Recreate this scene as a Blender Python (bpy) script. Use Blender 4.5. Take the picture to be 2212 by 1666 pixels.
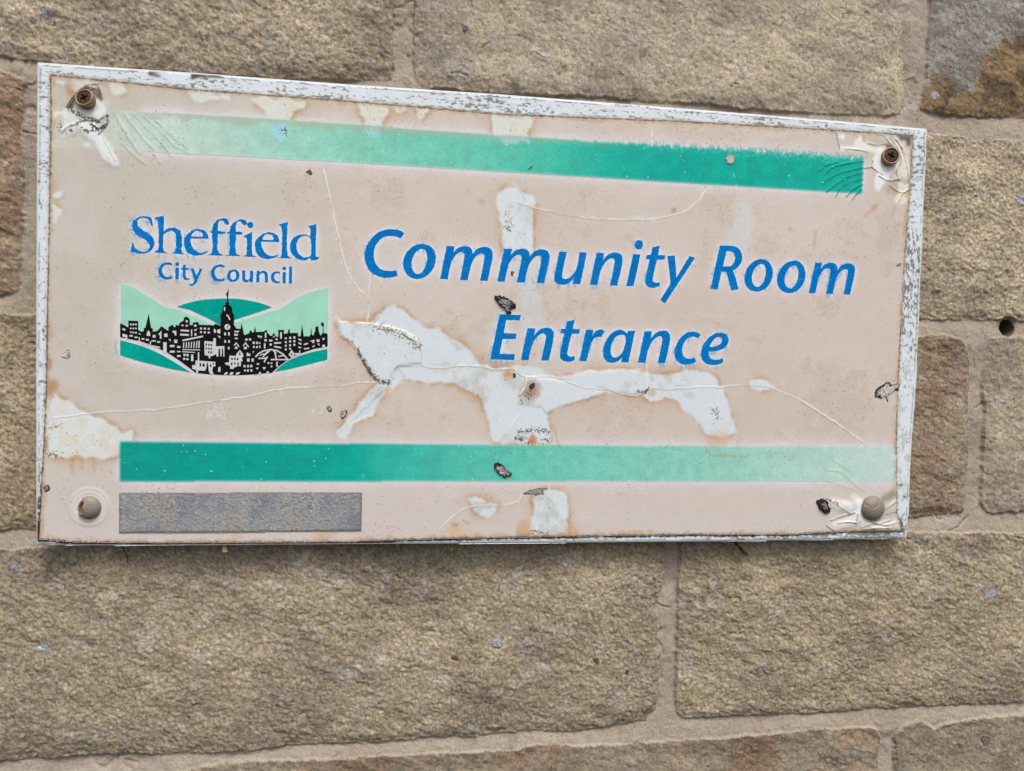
import bpy, math, numpy as np
from mathutils import Vector, Matrix
from mathutils.geometry import tessellate_polygon

for o in list(bpy.data.objects):
    bpy.data.objects.remove(o)
scene = bpy.context.scene
COL = scene.collection

# ------------------------------------------------------------------ camera, light, exposure
Z0 = 1.70                                   # height of the sign's top edge above the pavement (m)
CAM_LOC = np.array([0.22338870886, -0.53229622261, -0.16950555454])
CAM_R = np.array([[0.989288282168789, -0.02148365437723151, -0.14438541255309395],
                  [-0.14325532746330283, 0.047155576924593004, -0.9885617141677552],
                  [0.02804649562618012, 0.9986564995830691, 0.04357281174749028]])
FOC = 1706.64139
cam = bpy.data.cameras.new('camera')
cam.sensor_fit = 'HORIZONTAL'; cam.sensor_width = 36.0; cam.lens = FOC / 2212 * 36
cam.clip_start = 0.01; cam.clip_end = 200
camo = bpy.data.objects.new('camera', cam); COL.objects.link(camo)
M4 = Matrix([list(r) + [0] for r in CAM_R] + [[0, 0, 0, 1]]); M4.translation = Vector(CAM_LOC) + Vector((0, 0, Z0))
camo.matrix_world = M4
scene.camera = camo

SUN_EL, SUN_AZ = 58.0, 8.0                  # degrees; the wall faces -Y
world = bpy.data.worlds.new('World'); scene.world = world; world.use_nodes = True
wn = world.node_tree; wn.nodes.clear()
wo = wn.nodes.new('ShaderNodeOutputWorld'); bg = wn.nodes.new('ShaderNodeBackground')
sky = wn.nodes.new('ShaderNodeTexSky'); sky.sky_type = 'NISHITA'; sky.sun_disc = False
sky.sun_elevation = math.radians(SUN_EL); sky.sun_rotation = math.radians(180 - SUN_AZ)
sky.air_density = 1.0; sky.dust_density = 4.0; sky.ozone_density = 1.0
hs = wn.nodes.new('ShaderNodeHueSaturation'); hs.inputs['Saturation'].default_value = 0.35   # cloud cover
bg.inputs['Strength'].default_value = 0.118
wn.links.new(sky.outputs[0], hs.inputs['Color']); wn.links.new(hs.outputs[0], bg.inputs[0]); wn.links.new(bg.outputs[0], wo.inputs[0])
sl = bpy.data.lights.new('sun', 'SUN'); sl.energy = 1.5; sl.angle = math.radians(20); sl.color = (1.0, 0.955, 0.89)
so = bpy.data.objects.new('sun', sl); COL.objects.link(so)
el, az = math.radians(SUN_EL), math.radians(SUN_AZ)
sd = Vector((math.sin(az) * math.cos(el), -math.cos(az) * math.cos(el), math.sin(el)))   # towards the sun
so.rotation_euler = sd.to_track_quat('Z', 'Y').to_euler()
vs = scene.view_settings
vs.view_transform = 'Standard'; vs.look = 'None'; vs.gamma = 1; vs.use_curve_mapping = False
vs.exposure = 0.45

# ------------------------------------------------------------------ numeric helpers
def unproj(p, Y):
    """photo points (2212 px wide) -> (u right, v down) in mm on the vertical plane at depth Y (m)"""
    p = np.asarray(p, float)
    d = np.stack([(p[:, 0] - 1106) / FOC, -(p[:, 1] - 833) / FOC, -np.ones(len(p))], 1) @ CAM_R.T
    s = (Y - CAM_LOC[1]) / d[:, 1]
    w = CAM_LOC + s[:, None] * d
    return np.stack([w[:, 0], -w[:, 2]], 1) * 1000

SGY, WALLY = 0.0, 0.013
TILES = dict(D=(0, 0, 1 / 1.84448),
    A=(0, 0, 1.62647), B=(1360, 0, 1.62647), C=(2720, 0, 1.62647), E=(0, 1024, 1.62647), F=(1360, 1024, 1.62647),
    G=(2720, 1024, 1.62647), H=(0, 2048, 1.62647), I=(1360, 2048, 1.62647), J=(2720, 2048, 1.62647),
    T1=(1430, 890, 3.16), T2=(2100, 920, 3.16), T3=(2780, 950, 3.16), T4=(1920, 1210, 3.16), T5=(2320, 1210, 3.16),
    T6=(490, 840, 5.53), T7=(880, 840, 5.53), T8=(610, 1020, 7.3733), T9=(890, 1020, 7.3733), L=(440, 1120, 2.45778))

def parse(s):
    pts, cor = [], []
    for t in s.split():
        cor.append(t.endswith('*')); t = t.rstrip('*')
        x, y = t.split(','); pts.append((float(x), float(y)))
    return np.array(pts), cor

def toD(p, tile):
    x0, y0, s = TILES[tile]
    return (np.array([x0, y0]) + np.asarray(p, float) / s) / 1.84448

def sg(s, tile='D'):                      # traced string -> mm on the sign plane
    return unproj(toD(parse(s)[0] if isinstance(s, str) else s, tile), SGY)

def wl(s, tile='D'):                      # traced string -> mm on the mean stone plane
    return unproj(toD(parse(s)[0] if isinstance(s, str) else s, tile), WALLY)

def smooth(pts, cor, n=6, closed=True):
    """centripetal Catmull-Rom through the points, broken at corners"""
    N = len(pts); out = []
    if closed and any(cor):
        k = cor.index(True); pts = np.roll(pts, -k, 0); cor = cor[k:] + cor[:k]
    segs = N if closed else N - 1
    for i in range(segs):
        p1, p2 = pts[i], pts[(i + 1) % N]
        c1, c2 = cor[i], cor[(i + 1) % N]
        p0 = pts[i - 1] if (not c1 and (closed or i > 0)) else p1 - (p2 - p1)
        p3 = pts[(i + 2) % N] if (not c2 and (closed or i + 2 < N)) else p2 + (p2 - p1)
        out.append(p1)
        if c1 and c2: continue
        t0 = 0; t1 = t0 + max(np.linalg.norm(p1 - p0), 1e-6) ** .5
        t2 = t1 + max(np.linalg.norm(p2 - p1), 1e-6) ** .5; t3 = t2 + max(np.linalg.norm(p3 - p2), 1e-6) ** .5
        for k in range(1, n):
            t = t1 + (t2 - t1) * k / n
            A1 = (t1 - t) / (t1 - t0) * p0 + (t - t0) / (t1 - t0) * p1
            A2 = (t2 - t) / (t2 - t1) * p1 + (t - t1) / (t2 - t1) * p2
            A3 = (t3 - t) / (t3 - t2) * p2 + (t - t2) / (t3 - t2) * p3
            B1 = (t2 - t) / (t2 - t0) * A1 + (t - t0) / (t2 - t0) * A2
            B2 = (t3 - t) / (t3 - t1) * A2 + (t - t1) / (t3 - t1) * A3
            out.append((t2 - t) / (t2 - t1) * B1 + (t - t1) / (t2 - t1) * B2)
    if not closed: out.append(pts[-1])
    return np.array(out)

_tab = np.random.default_rng(11).random((512, 512)).astype(np.float32)
def vnoise(x, y, seed=0):
    x = x + seed * 37.13; y = y + seed * 91.7
    xi = np.floor(x).astype(np.int32); yi = np.floor(y).astype(np.int32)
    fx = (x - xi).astype(np.float32); fy = (y - yi).astype(np.float32)
    fx = fx * fx * fx * (fx * (fx * 6 - 15) + 10); fy = fy * fy * fy * (fy * (fy * 6 - 15) + 10)
    a = xi & 511; b = (xi + 1) & 511; c = yi & 511; d = (yi + 1) & 511
    return (_tab[c, a] * (1 - fx) + _tab[c, b] * fx) * (1 - fy) + (_tab[d, a] * (1 - fx) + _tab[d, b] * fx) * fy

def fbm(x, y, scale, oct=4, seed=0, gain=.5):      # about -1..1
    s = 0; a = 1; t = 0; f = 1 / scale; ca, sa = math.cos(.6), math.sin(.6)
    for k in range(oct):
        s = s + a * (vnoise(x * f, y * f, seed + k * 3.7) * 2 - 1); t += a * a
        a *= gain; f *= 2.03; x, y = x * ca - y * sa, x * sa + y * ca
    return s / math.sqrt(t) * 1.25

def sstep(a, b, x):
    t = np.clip((x - a) / (b - a), 0, 1); return t * t * (3 - 2 * t)

def blur(a, r):                                     # gaussian-like blur, r = sigma in cells
    a = a.astype(np.float32)
    w = max(1, int(round(r * 1.0)))
    for ax in (0, 1):
        for _ in range(3):
            n = 2 * w + 1; pad = [(0, 0), (0, 0)]; pad[ax] = (w + 1, w)
            c = np.cumsum(np.pad(a, pad, mode='edge'), axis=ax, dtype=np.float64)
            a = ((np.take(c, range(n, c.shape[ax]), ax) - np.take(c, range(0, c.shape[ax] - n), ax)) / n).astype(np.float32)
    return a

class Grid:
    def __init__(s, u0, u1, v0, v1, g):
        s.u0, s.v0, s.g = u0, v0, g
        s.nu = int((u1 - u0) / g) + 1; s.nv = int((v1 - v0) / g) + 1
        s.u = u0 + np.arange(s.nu) * g; s.v = v0 + np.arange(s.nv) * g
        s.U, s.V = np.meshgrid(s.u, s.v)
    def fill(s, poly):
        m = np.zeros((s.nv, s.nu), bool)
        a = max(0, int((poly[:, 0].min() - s.u0) / s.g)); b = min(s.nu, int((poly[:, 0].max() - s.u0) / s.g) + 2)
        c = max(0, int((poly[:, 1].min() - s.v0) / s.g)); d = min(s.nv, int((poly[:, 1].max() - s.v0) / s.g) + 2)
        if b <= a or d <= c: return m
        us = s.u[a:b]; sub = m[c:d, a:b]
        for (x0, y0), (x1, y1) in zip(poly, np.roll(poly, -1, 0)):
            if y0 == y1: continue
            lo, hi = min(y0, y1), max(y0, y1)
            r0 = int(np.searchsorted(s.v[c:d], lo)); r1 = int(np.searchsorted(s.v[c:d], hi))
            if r1 <= r0: continue
            xi = x0 + (s.v[c + r0:c + r1] - y0) * (x1 - x0) / (y1 - y0)
            sub[r0:r1] ^= us[None, :] > xi[:, None]
        return m
    def dist(s, poly, r, closed=False):             # distance to a polyline, capped at r
        D = np.full((s.nv, s.nu), r, np.float32)
        pts = np.vstack([poly, poly[:1]]) if closed else poly
        for p, q in zip(pts[:-1], pts[1:]):
            a = max(0, int((min(p[0], q[0]) - r - s.u0) / s.g)); b = min(s.nu, int((max(p[0], q[0]) + r - s.u0) / s.g) + 2)
            c = max(0, int((min(p[1], q[1]) - r - s.v0) / s.g)); d = min(s.nv, int((max(p[1], q[1]) + r - s.v0) / s.g) + 2)
            if b <= a or d <= c: continue
            X = s.U[c:d, a:b] - p[0]; Y = s.V[c:d, a:b] - p[1]; e = q - p; L = max(e @ e, 1e-9)
            t = np.clip((X * e[0] + Y * e[1]) / L, 0, 1)
            D[c:d, a:b] = np.minimum(D[c:d, a:b], np.hypot(X - t * e[0], Y - t * e[1]))
        return D
    def warp(s, m, du, dv):
        iy = np.clip(np.rint((s.V + dv - s.v0) / s.g).astype(int), 0, s.nv - 1)
        ix = np.clip(np.rint((s.U + du - s.u0) / s.g).astype(int), 0, s.nu - 1)
        return m[iy, ix]
    def sample(s, a, uv):
        x = np.clip((uv[:, 0] - s.u0) / s.g, 0, s.nu - 1.001); y = np.clip((uv[:, 1] - s.v0) / s.g, 0, s.nv - 1.001)
        i = x.astype(int); j = y.astype(int); fx = x - i; fy = y - j
        return (a[j, i] * (1 - fx) + a[j, i + 1] * fx) * (1 - fy) + (a[j + 1, i] * (1 - fx) + a[j + 1, i + 1] * fx) * fy

def lin(c):
    c = np.asarray(c, float); return np.where(c <= .04045, c / 12.92, ((c + .055) / 1.055) ** 2.4)
ALB = 1.12                                           # display value -> surface albedo at this exposure
def rgb(r, g, b): return np.array([r, g, b], float) / 255
def mixc(col, m, c):
    m = np.clip(m, 0, 1)[..., None]; col[:] = col * (1 - m) + np.asarray(c) * m

# ------------------------------------------------------------------ object helpers
def tag(o, label=None, cat=None, group=None, kind=None):
    if label: o['label'] = label
    if cat: o['category'] = cat
    if group: o['group'] = group
    if kind: o['kind'] = kind
    return o
def thing(name, loc, label, cat, group=None):
    o = bpy.data.objects.new(name, None); COL.objects.link(o); o.location = loc; o.empty_display_size = .02
    return tag(o, label, cat, group)
def link(name, me, mat, parent=None, label=None):
    o = bpy.data.objects.new(name, me); COL.objects.link(o)
    if mat: me.materials.append(mat)
    if parent is not None:
        o.parent = parent                             # mesh parts keep world coordinates; only Empties carry a place
        if parent.type == 'EMPTY': o.matrix_parent_inverse = Matrix.Translation(-Vector(parent.location))
    if label: o['label'] = label
    return o
def mesh_np(name, co, faces, col=None, sm=True):
    """co Nx3 (metres, world), faces Mxk"""
    me = bpy.data.meshes.new(name); faces = np.asarray(faces, np.int32); k = faces.shape[1]
    me.vertices.add(len(co)); me.vertices.foreach_set('co', np.asarray(co, np.float32).ravel())
    me.loops.add(faces.size); me.loops.foreach_set('vertex_index', faces.ravel())
    me.polygons.add(len(faces)); me.polygons.foreach_set('loop_start', np.arange(0, faces.size, k, dtype=np.int32))
    me.polygons.foreach_set('use_smooth', np.full(len(faces), sm))
    if col is not None:
        at = me.color_attributes.new('Col', 'FLOAT_COLOR', 'POINT')
        c = np.ones((len(co), 4), np.float32); c[:, :3] = np.clip(lin(col) * ALB, 0.004, .86)
        at.data.foreach_set('color', c.ravel())
    me.update(calc_edges=True); return me
def grid_mesh(name, G, cells, Y, col):
    """quads of the grid where cells is True; Y depth in mm (towards -Y is nearer the viewer)"""
    r, c = np.nonzero(cells[:-1, :-1]); W = G.nu
    q = np.stack([r * W + c, (r + 1) * W + c, (r + 1) * W + c + 1, r * W + c + 1], 1)
    use = np.zeros(G.nv * W, bool); use[q.ravel()] = True
    idx = np.cumsum(use) - 1
    co = np.stack([G.U.ravel()[use] / 1000, Y.ravel()[use] / 1000, Z0 - G.V.ravel()[use] / 1000], 1)
    return mesh_np(name, co, idx[q], col.reshape(-1, 3)[use])
def P3(uv, y):                                       # (u,v mm) + depth mm -> world metres
    uv = np.asarray(uv); y = np.broadcast_to(y, (len(uv),))
    return np.stack([uv[:, 0] / 1000, y / 1000, Z0 - uv[:, 1] / 1000], 1)

# ------------------------------------------------------------------ materials
def mat_base(name, rough=.6, spec=.4):
    m = bpy.data.materials.new(name); m.use_nodes = True
    n = m.node_tree; b = n.nodes['Principled BSDF']
    b.inputs['Roughness'].default_value = rough; b.inputs['Specular IOR Level'].default_value = spec
    return m, n, b
def N(n, t, **kw):
    x = n.nodes.new(t)
    for k, v in kw.items():
        if hasattr(x, k): setattr(x, k, v)
        else: x.inputs[k].default_value = v
    return x
def noise(n, scale, detail=3, rough=.6, scl=(1, 1, 1), rot=(0, 0, 0)):
    tc = N(n, 'ShaderNodeTexCoord'); mp = N(n, 'ShaderNodeMapping'); mp.inputs['Scale'].default_value = scl; mp.inputs['Rotation'].default_value = rot
    t = N(n, 'ShaderNodeTexNoise'); t.inputs['Scale'].default_value = scale; t.inputs['Detail'].default_value = detail; t.inputs['Roughness'].default_value = rough
    n.links.new(tc.outputs['Object'], mp.inputs[0]); n.links.new(mp.outputs[0], t.inputs['Vector']); return t
def ramp(n, src, a, b, ca=(0, 0, 0, 1), cb=(1, 1, 1, 1)):
    r = N(n, 'ShaderNodeValToRGB'); r.color_ramp.elements[0].position = a; r.color_ramp.elements[1].position = b
    r.color_ramp.elements[0].color = ca; r.color_ramp.elements[1].color = cb
    n.links.new(src, r.inputs[0]); return r
def mixn(n, fac, a, b, mode='MIX'):
    x = N(n, 'ShaderNodeMix', data_type='RGBA', blend_type=mode)
    for i, v in ((0, fac), (6, a), (7, b)):
        if hasattr(v, 'is_output'): n.links.new(v, x.inputs[i])
        else: x.inputs[i].default_value = v if i == 0 else tuple(v)
    return x.outputs[2]
def bump(n, b, src, strength, dist):
    x = N(n, 'ShaderNodeBump'); x.inputs['Strength'].default_value = strength; x.inputs['Distance'].default_value = dist
    n.links.new(src, x.inputs['Height']); n.links.new(x.outputs[0], b.inputs['Normal'])
def attr_mat(name, rough, spec, grains=(), bmp=None, specks=None, rough_noise=None):
    m, n, b = mat_base(name, rough, spec)
    at = N(n, 'ShaderNodeAttribute', attribute_name='Col'); c = at.outputs['Color']
    for sc, lo, hi in grains:
        t = noise(n, sc, 3, .65); r = ramp(n, t.outputs[0], .3, .7, (lo, lo, lo, 1), (hi, hi, hi, 1))
        c = mixn(n, 1.0, c, r.outputs[0], 'MULTIPLY')
    for sc, thr, colr in (specks or ()):
        t = noise(n, sc, 1, .5); r = ramp(n, t.outputs[0], thr, thr + .03)
        c = mixn(n, r.outputs[0], c, colr)
    n.links.new(c, b.inputs['Base Color'])
    if bmp:
        t = noise(n, bmp[0], 4, .65); bump(n, b, t.outputs[0], bmp[1], bmp[2])
    if rough_noise:
        t = noise(n, rough_noise[0], 3); r = ramp(n, t.outputs[0], .3, .7, (rough_noise[1],) * 3 + (1,), (rough_noise[2],) * 3 + (1,))
        n.links.new(r.outputs[0], b.inputs['Roughness'])
    return m
def ink_mat(name, c, scratch, amt, thr=.60, rough=.42):
    m, n, b = mat_base(name, rough, .03)
    base = tuple(lin(np.array(c) / 255) * ALB) + (1,); sc = tuple(lin(np.array(scratch) / 255) * ALB) + (1,)
    t = noise(n, 620, 3, .65, (.8, 1.0, 3.4), (0, math.radians(52), 0))
    r = ramp(n, t.outputs[0], thr, thr + .10, (0, 0, 0, 1), (amt, amt, amt, 1))
    t2 = noise(n, 60, 3, .6); r2 = ramp(n, t2.outputs[0], .3, .7, (.90, .90, .90, 1), (1.08, 1.08, 1.08, 1))
    c1 = mixn(n, r.outputs[0], base, sc); c1 = mixn(n, 1.0, c1, r2.outputs[0], 'MULTIPLY')
    n.links.new(c1, b.inputs['Base Color']); bump(n, b, t.outputs[0], .25, .0003)
    return m

MAT_STONE = attr_mat('gritstone', .9, .18, [(800, .82, 1.24), (2200, .78, 1.28)], (1500, .8, .0010),
                     [(1300, .73, (.55, .48, .38, 1)), (620, .755, (.03, .025, .02, 1))])
MAT_MORTAR = attr_mat('cement_mortar', .92, .15, [(1300, .78, 1.24), (2600, .8, 1.22)], (1500, .9, .0011), [(500, .74, (.10, .085, .07, 1)), (800, .76, (.45, .40, .34, 1))])
MAT_VINYL = attr_mat('weathered_vinyl', .42, .42, [(700, .965, 1.03), (90, .975, 1.025)], (350, .10, .0004),
                     None, (160, .34, .52))
MAT_BOARD = attr_mat('dirty_white_board', .5, .4, [(900, .94, 1.04)], (900, .25, .0003))
MAT_STRIPE = attr_mat('faded_green_print', .42, .12, [(900, .95, 1.05)], (600, .25, .0003), [(560, .76, (.75, .85, .8, 1))])
MAT_CRUST = attr_mat('dried_crust', .85, .25, [(1500, .7, 1.3)], (1400, .8, .0008))
MAT_BLUE = ink_mat('blue_ink', (0, 108, 180), (84, 166, 220), .55, .58)
MAT_BLACK = ink_mat('black_ink', (22, 21, 22), (70, 66, 64), .35)
MAT_TEAL = ink_mat('teal_ink', (0, 150, 136), (110, 195, 186), .6, .62)
MAT_MINT = ink_mat('mint_ink', (150, 204, 183), (186, 208, 196), .4, .62)
MAT_PALE = ink_mat('pale_vinyl', (198, 196, 200), (178, 174, 172), .4, .6)

# ------------------------------------------------------------------ traced lettering
GLY = {}
def path(s, tile, xf=None):
    p, c = parse(s)
    if xf is not None: p = xf(p)
    return unproj(toD(smooth(p, c), tile), SGY)
def aff(a, b):
    a = np.array(a, float); b = np.array(b, float)
    A = np.linalg.solve(np.hstack([a, np.ones((3, 1))]), b)
    return lambda p: np.hstack([p, np.ones((len(p), 1))]) @ A
def ell(cx, cy, rx, ry, tile):
    t = np.linspace(0, 2 * np.pi, 25)[:-1]
    return unproj(toD(np.stack([cx + rx * np.cos(t), cy + ry * np.sin(t)], 1), tile), SGY)
m_s = "1103,288* 1203,290* 1190,365* 1240,315 1300,292 1355,290 1400,305 1425,345 1432,388* 1480,330 1550,300 1610,300 1660,325 1683,370 1680,440 1665,520 1620,725* 1525,722* 1580,430 1580,395 1555,378 1520,382 1470,420 1425,490 1402,570 1370,714* 1273,714* 1325,430 1328,390 1310,366 1270,365 1220,400 1170,475 1150,545 1118,705* 1022,700*"
n_s = "872,278* 968,280* 955,370* 1000,315 1060,280 1120,275 1170,290 1198,340 1197,400 1185,470 1135,688* 1040,685* 1098,410 1098,365 1075,345 1040,350 985,395 935,480 910,560 885,680* 790,678*"
nk = [(872, 278), (790, 678), (1135, 688)]; mk = [(1103, 288), (1022, 700), (1620, 725)]
o3 = ("790,263 710,285 630,360 590,450 583,520 605,595 660,650 740,670 820,650 890,590 935,490 940,410 910,325 855,275", "795,322 745,345 695,420 678,490 685,555 715,600 750,613 800,580 840,500 852,420 845,360 825,330")
sh = lambda dx, dy: (lambda p: p + np.array([dx, dy]))
COMMUNITY_ROOM = [
    [path("572,128* 525,95 460,80 400,75 320,85 230,125 150,200 95,290 72,400 85,500 130,590 200,645 290,680 380,683 440,675 490,660* 472,590* 420,600 370,602 290,585 225,530 192,450 190,370 210,285 260,215 330,170 420,160 480,170 525,190*", 'T1')],
    [path("775,263 700,280 620,345 565,440 555,510 575,600 640,675 735,700 830,675 915,600 965,480 962,390 925,315 860,272", 'T1'), path("790,322 730,350 680,430 663,510 675,580 710,630 750,638 800,605 845,520 860,430 850,370 825,332", 'T1')],
    [path(m_s, 'T1')], [path(m_s, 'T1', aff(mk, [(1827, 323), (1740, 732), (2330, 752)]))],
    [path("402,262* 498,265* 440,560 445,595 470,606 510,600 570,555 615,490 635,420 660,270* 752,272* 668,672* 573,668* 587,598* 540,645 490,672 430,677 380,665 347,630 340,580 348,530", 'T2')],
    [path(n_s, 'T2')],
    [path("1333,296* 1425,298* 1340,695* 1247,693*", 'T2')], [ell(1405, 175, 54, 58, 'T2')],
    [path("1575,210* 1670,188* 1645,305* 1735,312* 1727,363* 1635,360* 1583,590 1582,635 1605,655 1640,655 1665,648* 1668,695* 1610,714 1550,714 1505,690 1485,645 1490,590 1540,358* 1492,355* 1502,305* 1555,302*", 'T2')],
    [path("1762,318* 1855,310* 1868,420 1876,590* 2040,318* 2110,343* 1735,912* 1672,872* 1803,665* 1790,520", 'T2')],
    [path("275,92* 400,93 470,105 530,150 557,225 545,300 500,365 443,402* 512,640* 418,655* 358,420* 295,418* 250,640* 157,638*", 'T3'), path("357,160* 400,160 445,180 465,220 462,280 430,335 385,355 316,355*", 'T3')],
    [path(o3[0], 'T3'), path(o3[1], 'T3')], [path(o3[0], 'T3', sh(411, 19)), path(o3[1], 'T3', sh(411, 19))],
    [path(m_s, 'T3', aff(mk, [(1473, 308), (1392, 688), (1912, 708)]))]]
ENTRANCE = [
    [path("222,133* 490,142* 475,210* 305,205* 275,372* 437,378* 425,443* 262,443* 222,632* 415,636* 405,707* 103,700*", 'T4')],
    [path(n_s, 'T4', aff(nk, [(572, 310), (490, 708), (840, 715)]))],
    [path("1070,222* 1165,205* 1143,322* 1230,325* 1225,378* 1130,376* 1078,600 1076,640 1098,665 1130,668 1165,660* 1167,712* 1105,730 1045,725 998,700 980,655 985,605 1035,373* 988,372* 998,320* 1050,320*", 'T4')],
    [path("1308,327* 1398,330* 1392,400* 1430,350 1480,325 1515,330 1545,352* 1500,420* 1465,415 1430,425 1390,470 1360,550 1317,725* 1223,723*", 'T4')],
    [path("1835,345* 1927,343* 1843,738* 1750,735* 1765,678* 1710,725 1640,743 1580,730 1535,680 1522,600 1540,510 1595,410 1660,350 1725,330 1780,340 1828,378*", 'T4'), path("1745,392 1690,415 1645,480 1620,570 1625,640 1655,675 1695,675 1750,630 1790,550 1808,460 1800,410 1780,393", 'T4')],
    [path(n_s, 'T5', aff(nk, [(780, 347), (698, 740), (1040, 747)]))],
    [path("1490,388* 1440,362 1380,353 1310,368 1235,430 1180,520 1157,610 1170,690 1220,745 1290,765 1370,752 1430,730* 1412,677* 1370,693 1325,695 1280,670 1257,620 1260,550 1290,480 1340,430 1395,415 1460,435*", 'T5')],
    [path("1730,365 1650,385 1570,450 1515,530 1493,610 1500,690 1550,750 1630,770 1710,765 1775,735* 1762,682* 1715,705 1650,708 1605,680 1590,640 1587,597* 1650,598 1740,580 1800,545 1835,490 1835,430 1800,380", 'T5'), path("1600,545* 1625,490 1665,440 1710,420 1745,425 1757,460 1735,505 1690,530 1650,540", 'T5')]]
e_s = ("1885,615* 1875,540 1820,455 1740,415 1640,405 1530,435 1420,520 1355,620 1348,730 1375,840 1440,930 1540,975 1650,985 1760,965 1850,920 1885,880* 1800,915 1700,925 1600,880 1530,790 1495,690 1490,605*", "1510,567* 1535,500 1600,445 1660,440 1730,475 1765,530 1750,575*")
SHEFFIELD = [
    [path("630,335* 668,340* 655,240 645,175 590,135 500,122 400,130 300,165 235,225 210,300 215,380 245,460 320,545 420,590 520,660 585,740 592,800 560,865 490,900 410,900 330,870 270,820 240,740 210,690* 192,780 172,885* 240,905 330,935 430,942 530,925 630,870 690,770 695,680 655,580 560,500 440,430 360,360 322,290 330,220 380,170 460,155 540,175 590,230 612,300", 'T6')],
    [path("692,160* 905,105* 912,200 905,465* 960,415 1060,380 1160,385 1250,430 1295,530 1305,680 1300,880 1320,930 1375,955* 1085,940* 1140,905 1165,850 1165,560 1140,480 1080,445 1020,450 940,490 905,520 898,860 920,905 1000,935* 685,915* 740,890 775,850 778,260 755,205", 'T6')],
    [path(e_s[0], 'T6'), path(e_s[1], 'T6')],
    [path("185,260 170,295 130,305 90,270 40,215 -15,215 -50,260 -65,340 -65,440* 0,455 90,465 110,485 80,505 0,508 -65,505* -65,880 -40,930 50,975 40,992* -280,970* -210,940 -188,890 -188,490* -260,465* -190,450* -175,340 -130,260 -60,190 0,178 90,170 150,195", 'T7')],
    [path("570,265 555,310 520,320 480,290 440,245 400,230 360,250 338,320 332,465* 460,470 485,495 455,520 335,522* 330,880 345,945 440,995* 100,985* 170,965 190,910 200,510* 125,485* 195,460* 215,370 250,290 340,225 430,198 510,200 555,225", 'T7')],
    [path("498,570* 697,468* 692,920 710,970 790,1018* 490,1000* 550,975 570,920 572,640 560,600", 'T7')], [ell(652, 308, 68, 65, 'T7')],
    [path(e_s[0], 'T7', sh(-595, 72)), path(e_s[1], 'T7', sh(-595, 72))],
    [path("1275,305* 1490,243* 1470,330 1468,930 1490,1000 1560,1050* 1262,1035* 1320,1010 1340,950 1345,400 1330,345", 'T7')],
    [path("1915,345* 2112,290* 2105,440 2095,960 2110,1020 2145,1020 2175,1012* 2165,1050 2110,1075 1985,1095* 1975,1040* 1900,1080 1810,1092 1700,1065 1590,980 1535,860 1530,740 1570,640 1660,560 1770,525 1880,530 1970,570* 1975,420 1965,385", 'T7'), path("1975,640 1930,575 1860,550 1780,565 1710,630 1672,730 1675,840 1720,940 1790,1010 1860,1030 1930,1020 1975,990", 'T7')]]
C_s = "580,235* 510,200 430,190 330,210 240,270 175,360 160,460 185,560 240,640 330,680 430,690 510,680 575,655* 560,600* 480,618 410,620 340,590 290,520 272,430 290,340 340,280 410,258 480,260 555,282*"
CITY_COUNCIL = [
    [path(C_s, 'T8')], [path("660,345* 765,345* 758,685* 658,682*", 'T8')], [ell(712, 243, 56, 54, 'T8')],
    [path("878,268* 972,258* 968,352* 1058,360* 1055,405* 965,402* 965,590 985,640 1030,655 1070,648* 1080,690* 1020,703 950,700 900,670 875,610 875,400* 818,392* 822,352* 875,350*", 'T8')],
    [path("1095,368* 1190,355* 1290,590* 1375,370* 1460,382* 1340,640 1280,780 1220,845 1150,875 1085,870* 1078,815* 1140,820 1195,780 1225,700*", 'T8')],
    [path(C_s, 'T8', sh(1541, 62))],
    [path("290,402 200,425 135,500 112,580 130,670 190,740 280,762 370,745 440,690 480,600 475,520 430,440 370,410", 'T9'), path("295,457 245,480 215,550 215,620 240,680 290,705 335,690 370,640 378,560 360,490 330,462", 'T9')],
    [path("555,428* 655,430* 648,620 665,690 705,708 750,695 780,650 785,435* 882,437* 875,768* 775,768* 770,720* 720,765 660,775 600,755 565,700 555,620", 'T9')],
    [path("975,440* 1070,442* 1075,490* 1120,450 1185,437 1250,455 1295,500 1315,580 1308,785* 1220,782* 1218,590 1205,520 1165,500 1110,515 1075,560 1062,778* 970,775*", 'T9')],
    [path("1675,475* 1620,458 1560,455 1480,480 1410,550 1393,620 1410,700 1460,770 1540,803 1610,803 1675,788* 1665,738* 1600,745 1540,720 1500,660 1497,590 1530,530 1590,510 1660,530*", 'T9')],
    [path("1745,472* 1838,472* 1832,805* 1742,803*", 'T9')], [ell(1790, 370, 56, 54, 'T9')],
    [path("1932,318* 2027,320* 2018,812* 1925,810*", 'T9')]]

# ------------------------------------------------------------------ traced emblem (tile L)
def Lp(s, sm_=False):
    p, c = parse(s); return unproj(toD(smooth(p, c, 5) if sm_ else p, 'L'), SGY)
HILLS = [
    ('mint', "105,28* 180,45 260,85 330,130 400,170 460,215 520,250 600,270 648,276* 760,322* 900,382 1035,440* 1035,560* 103,560*"),
    ('mint', "2135,62* 2040,85 1960,110 1880,140 1810,175 1760,210 1700,250 1640,285 1590,292* 1450,337* 1215,412* 1150,560* 2130,560*"),
    ('teal', "655,252* 760,215 880,188 1000,177 1120,172 1250,175 1400,200 1500,225 1582,258* 1450,305 1215,382* 1080,440* 1060,432* 1020,400 900,340 780,285*"),
    ('teal', "98,580* 200,605 330,645 450,695 570,760 680,825 790,895* 600,862 400,815 250,775 98,728*"),
    ('teal', "2125,665* 2000,690 1860,730 1740,785 1660,840 1610,890* 1760,862 1950,815 2125,770*")]
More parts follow.
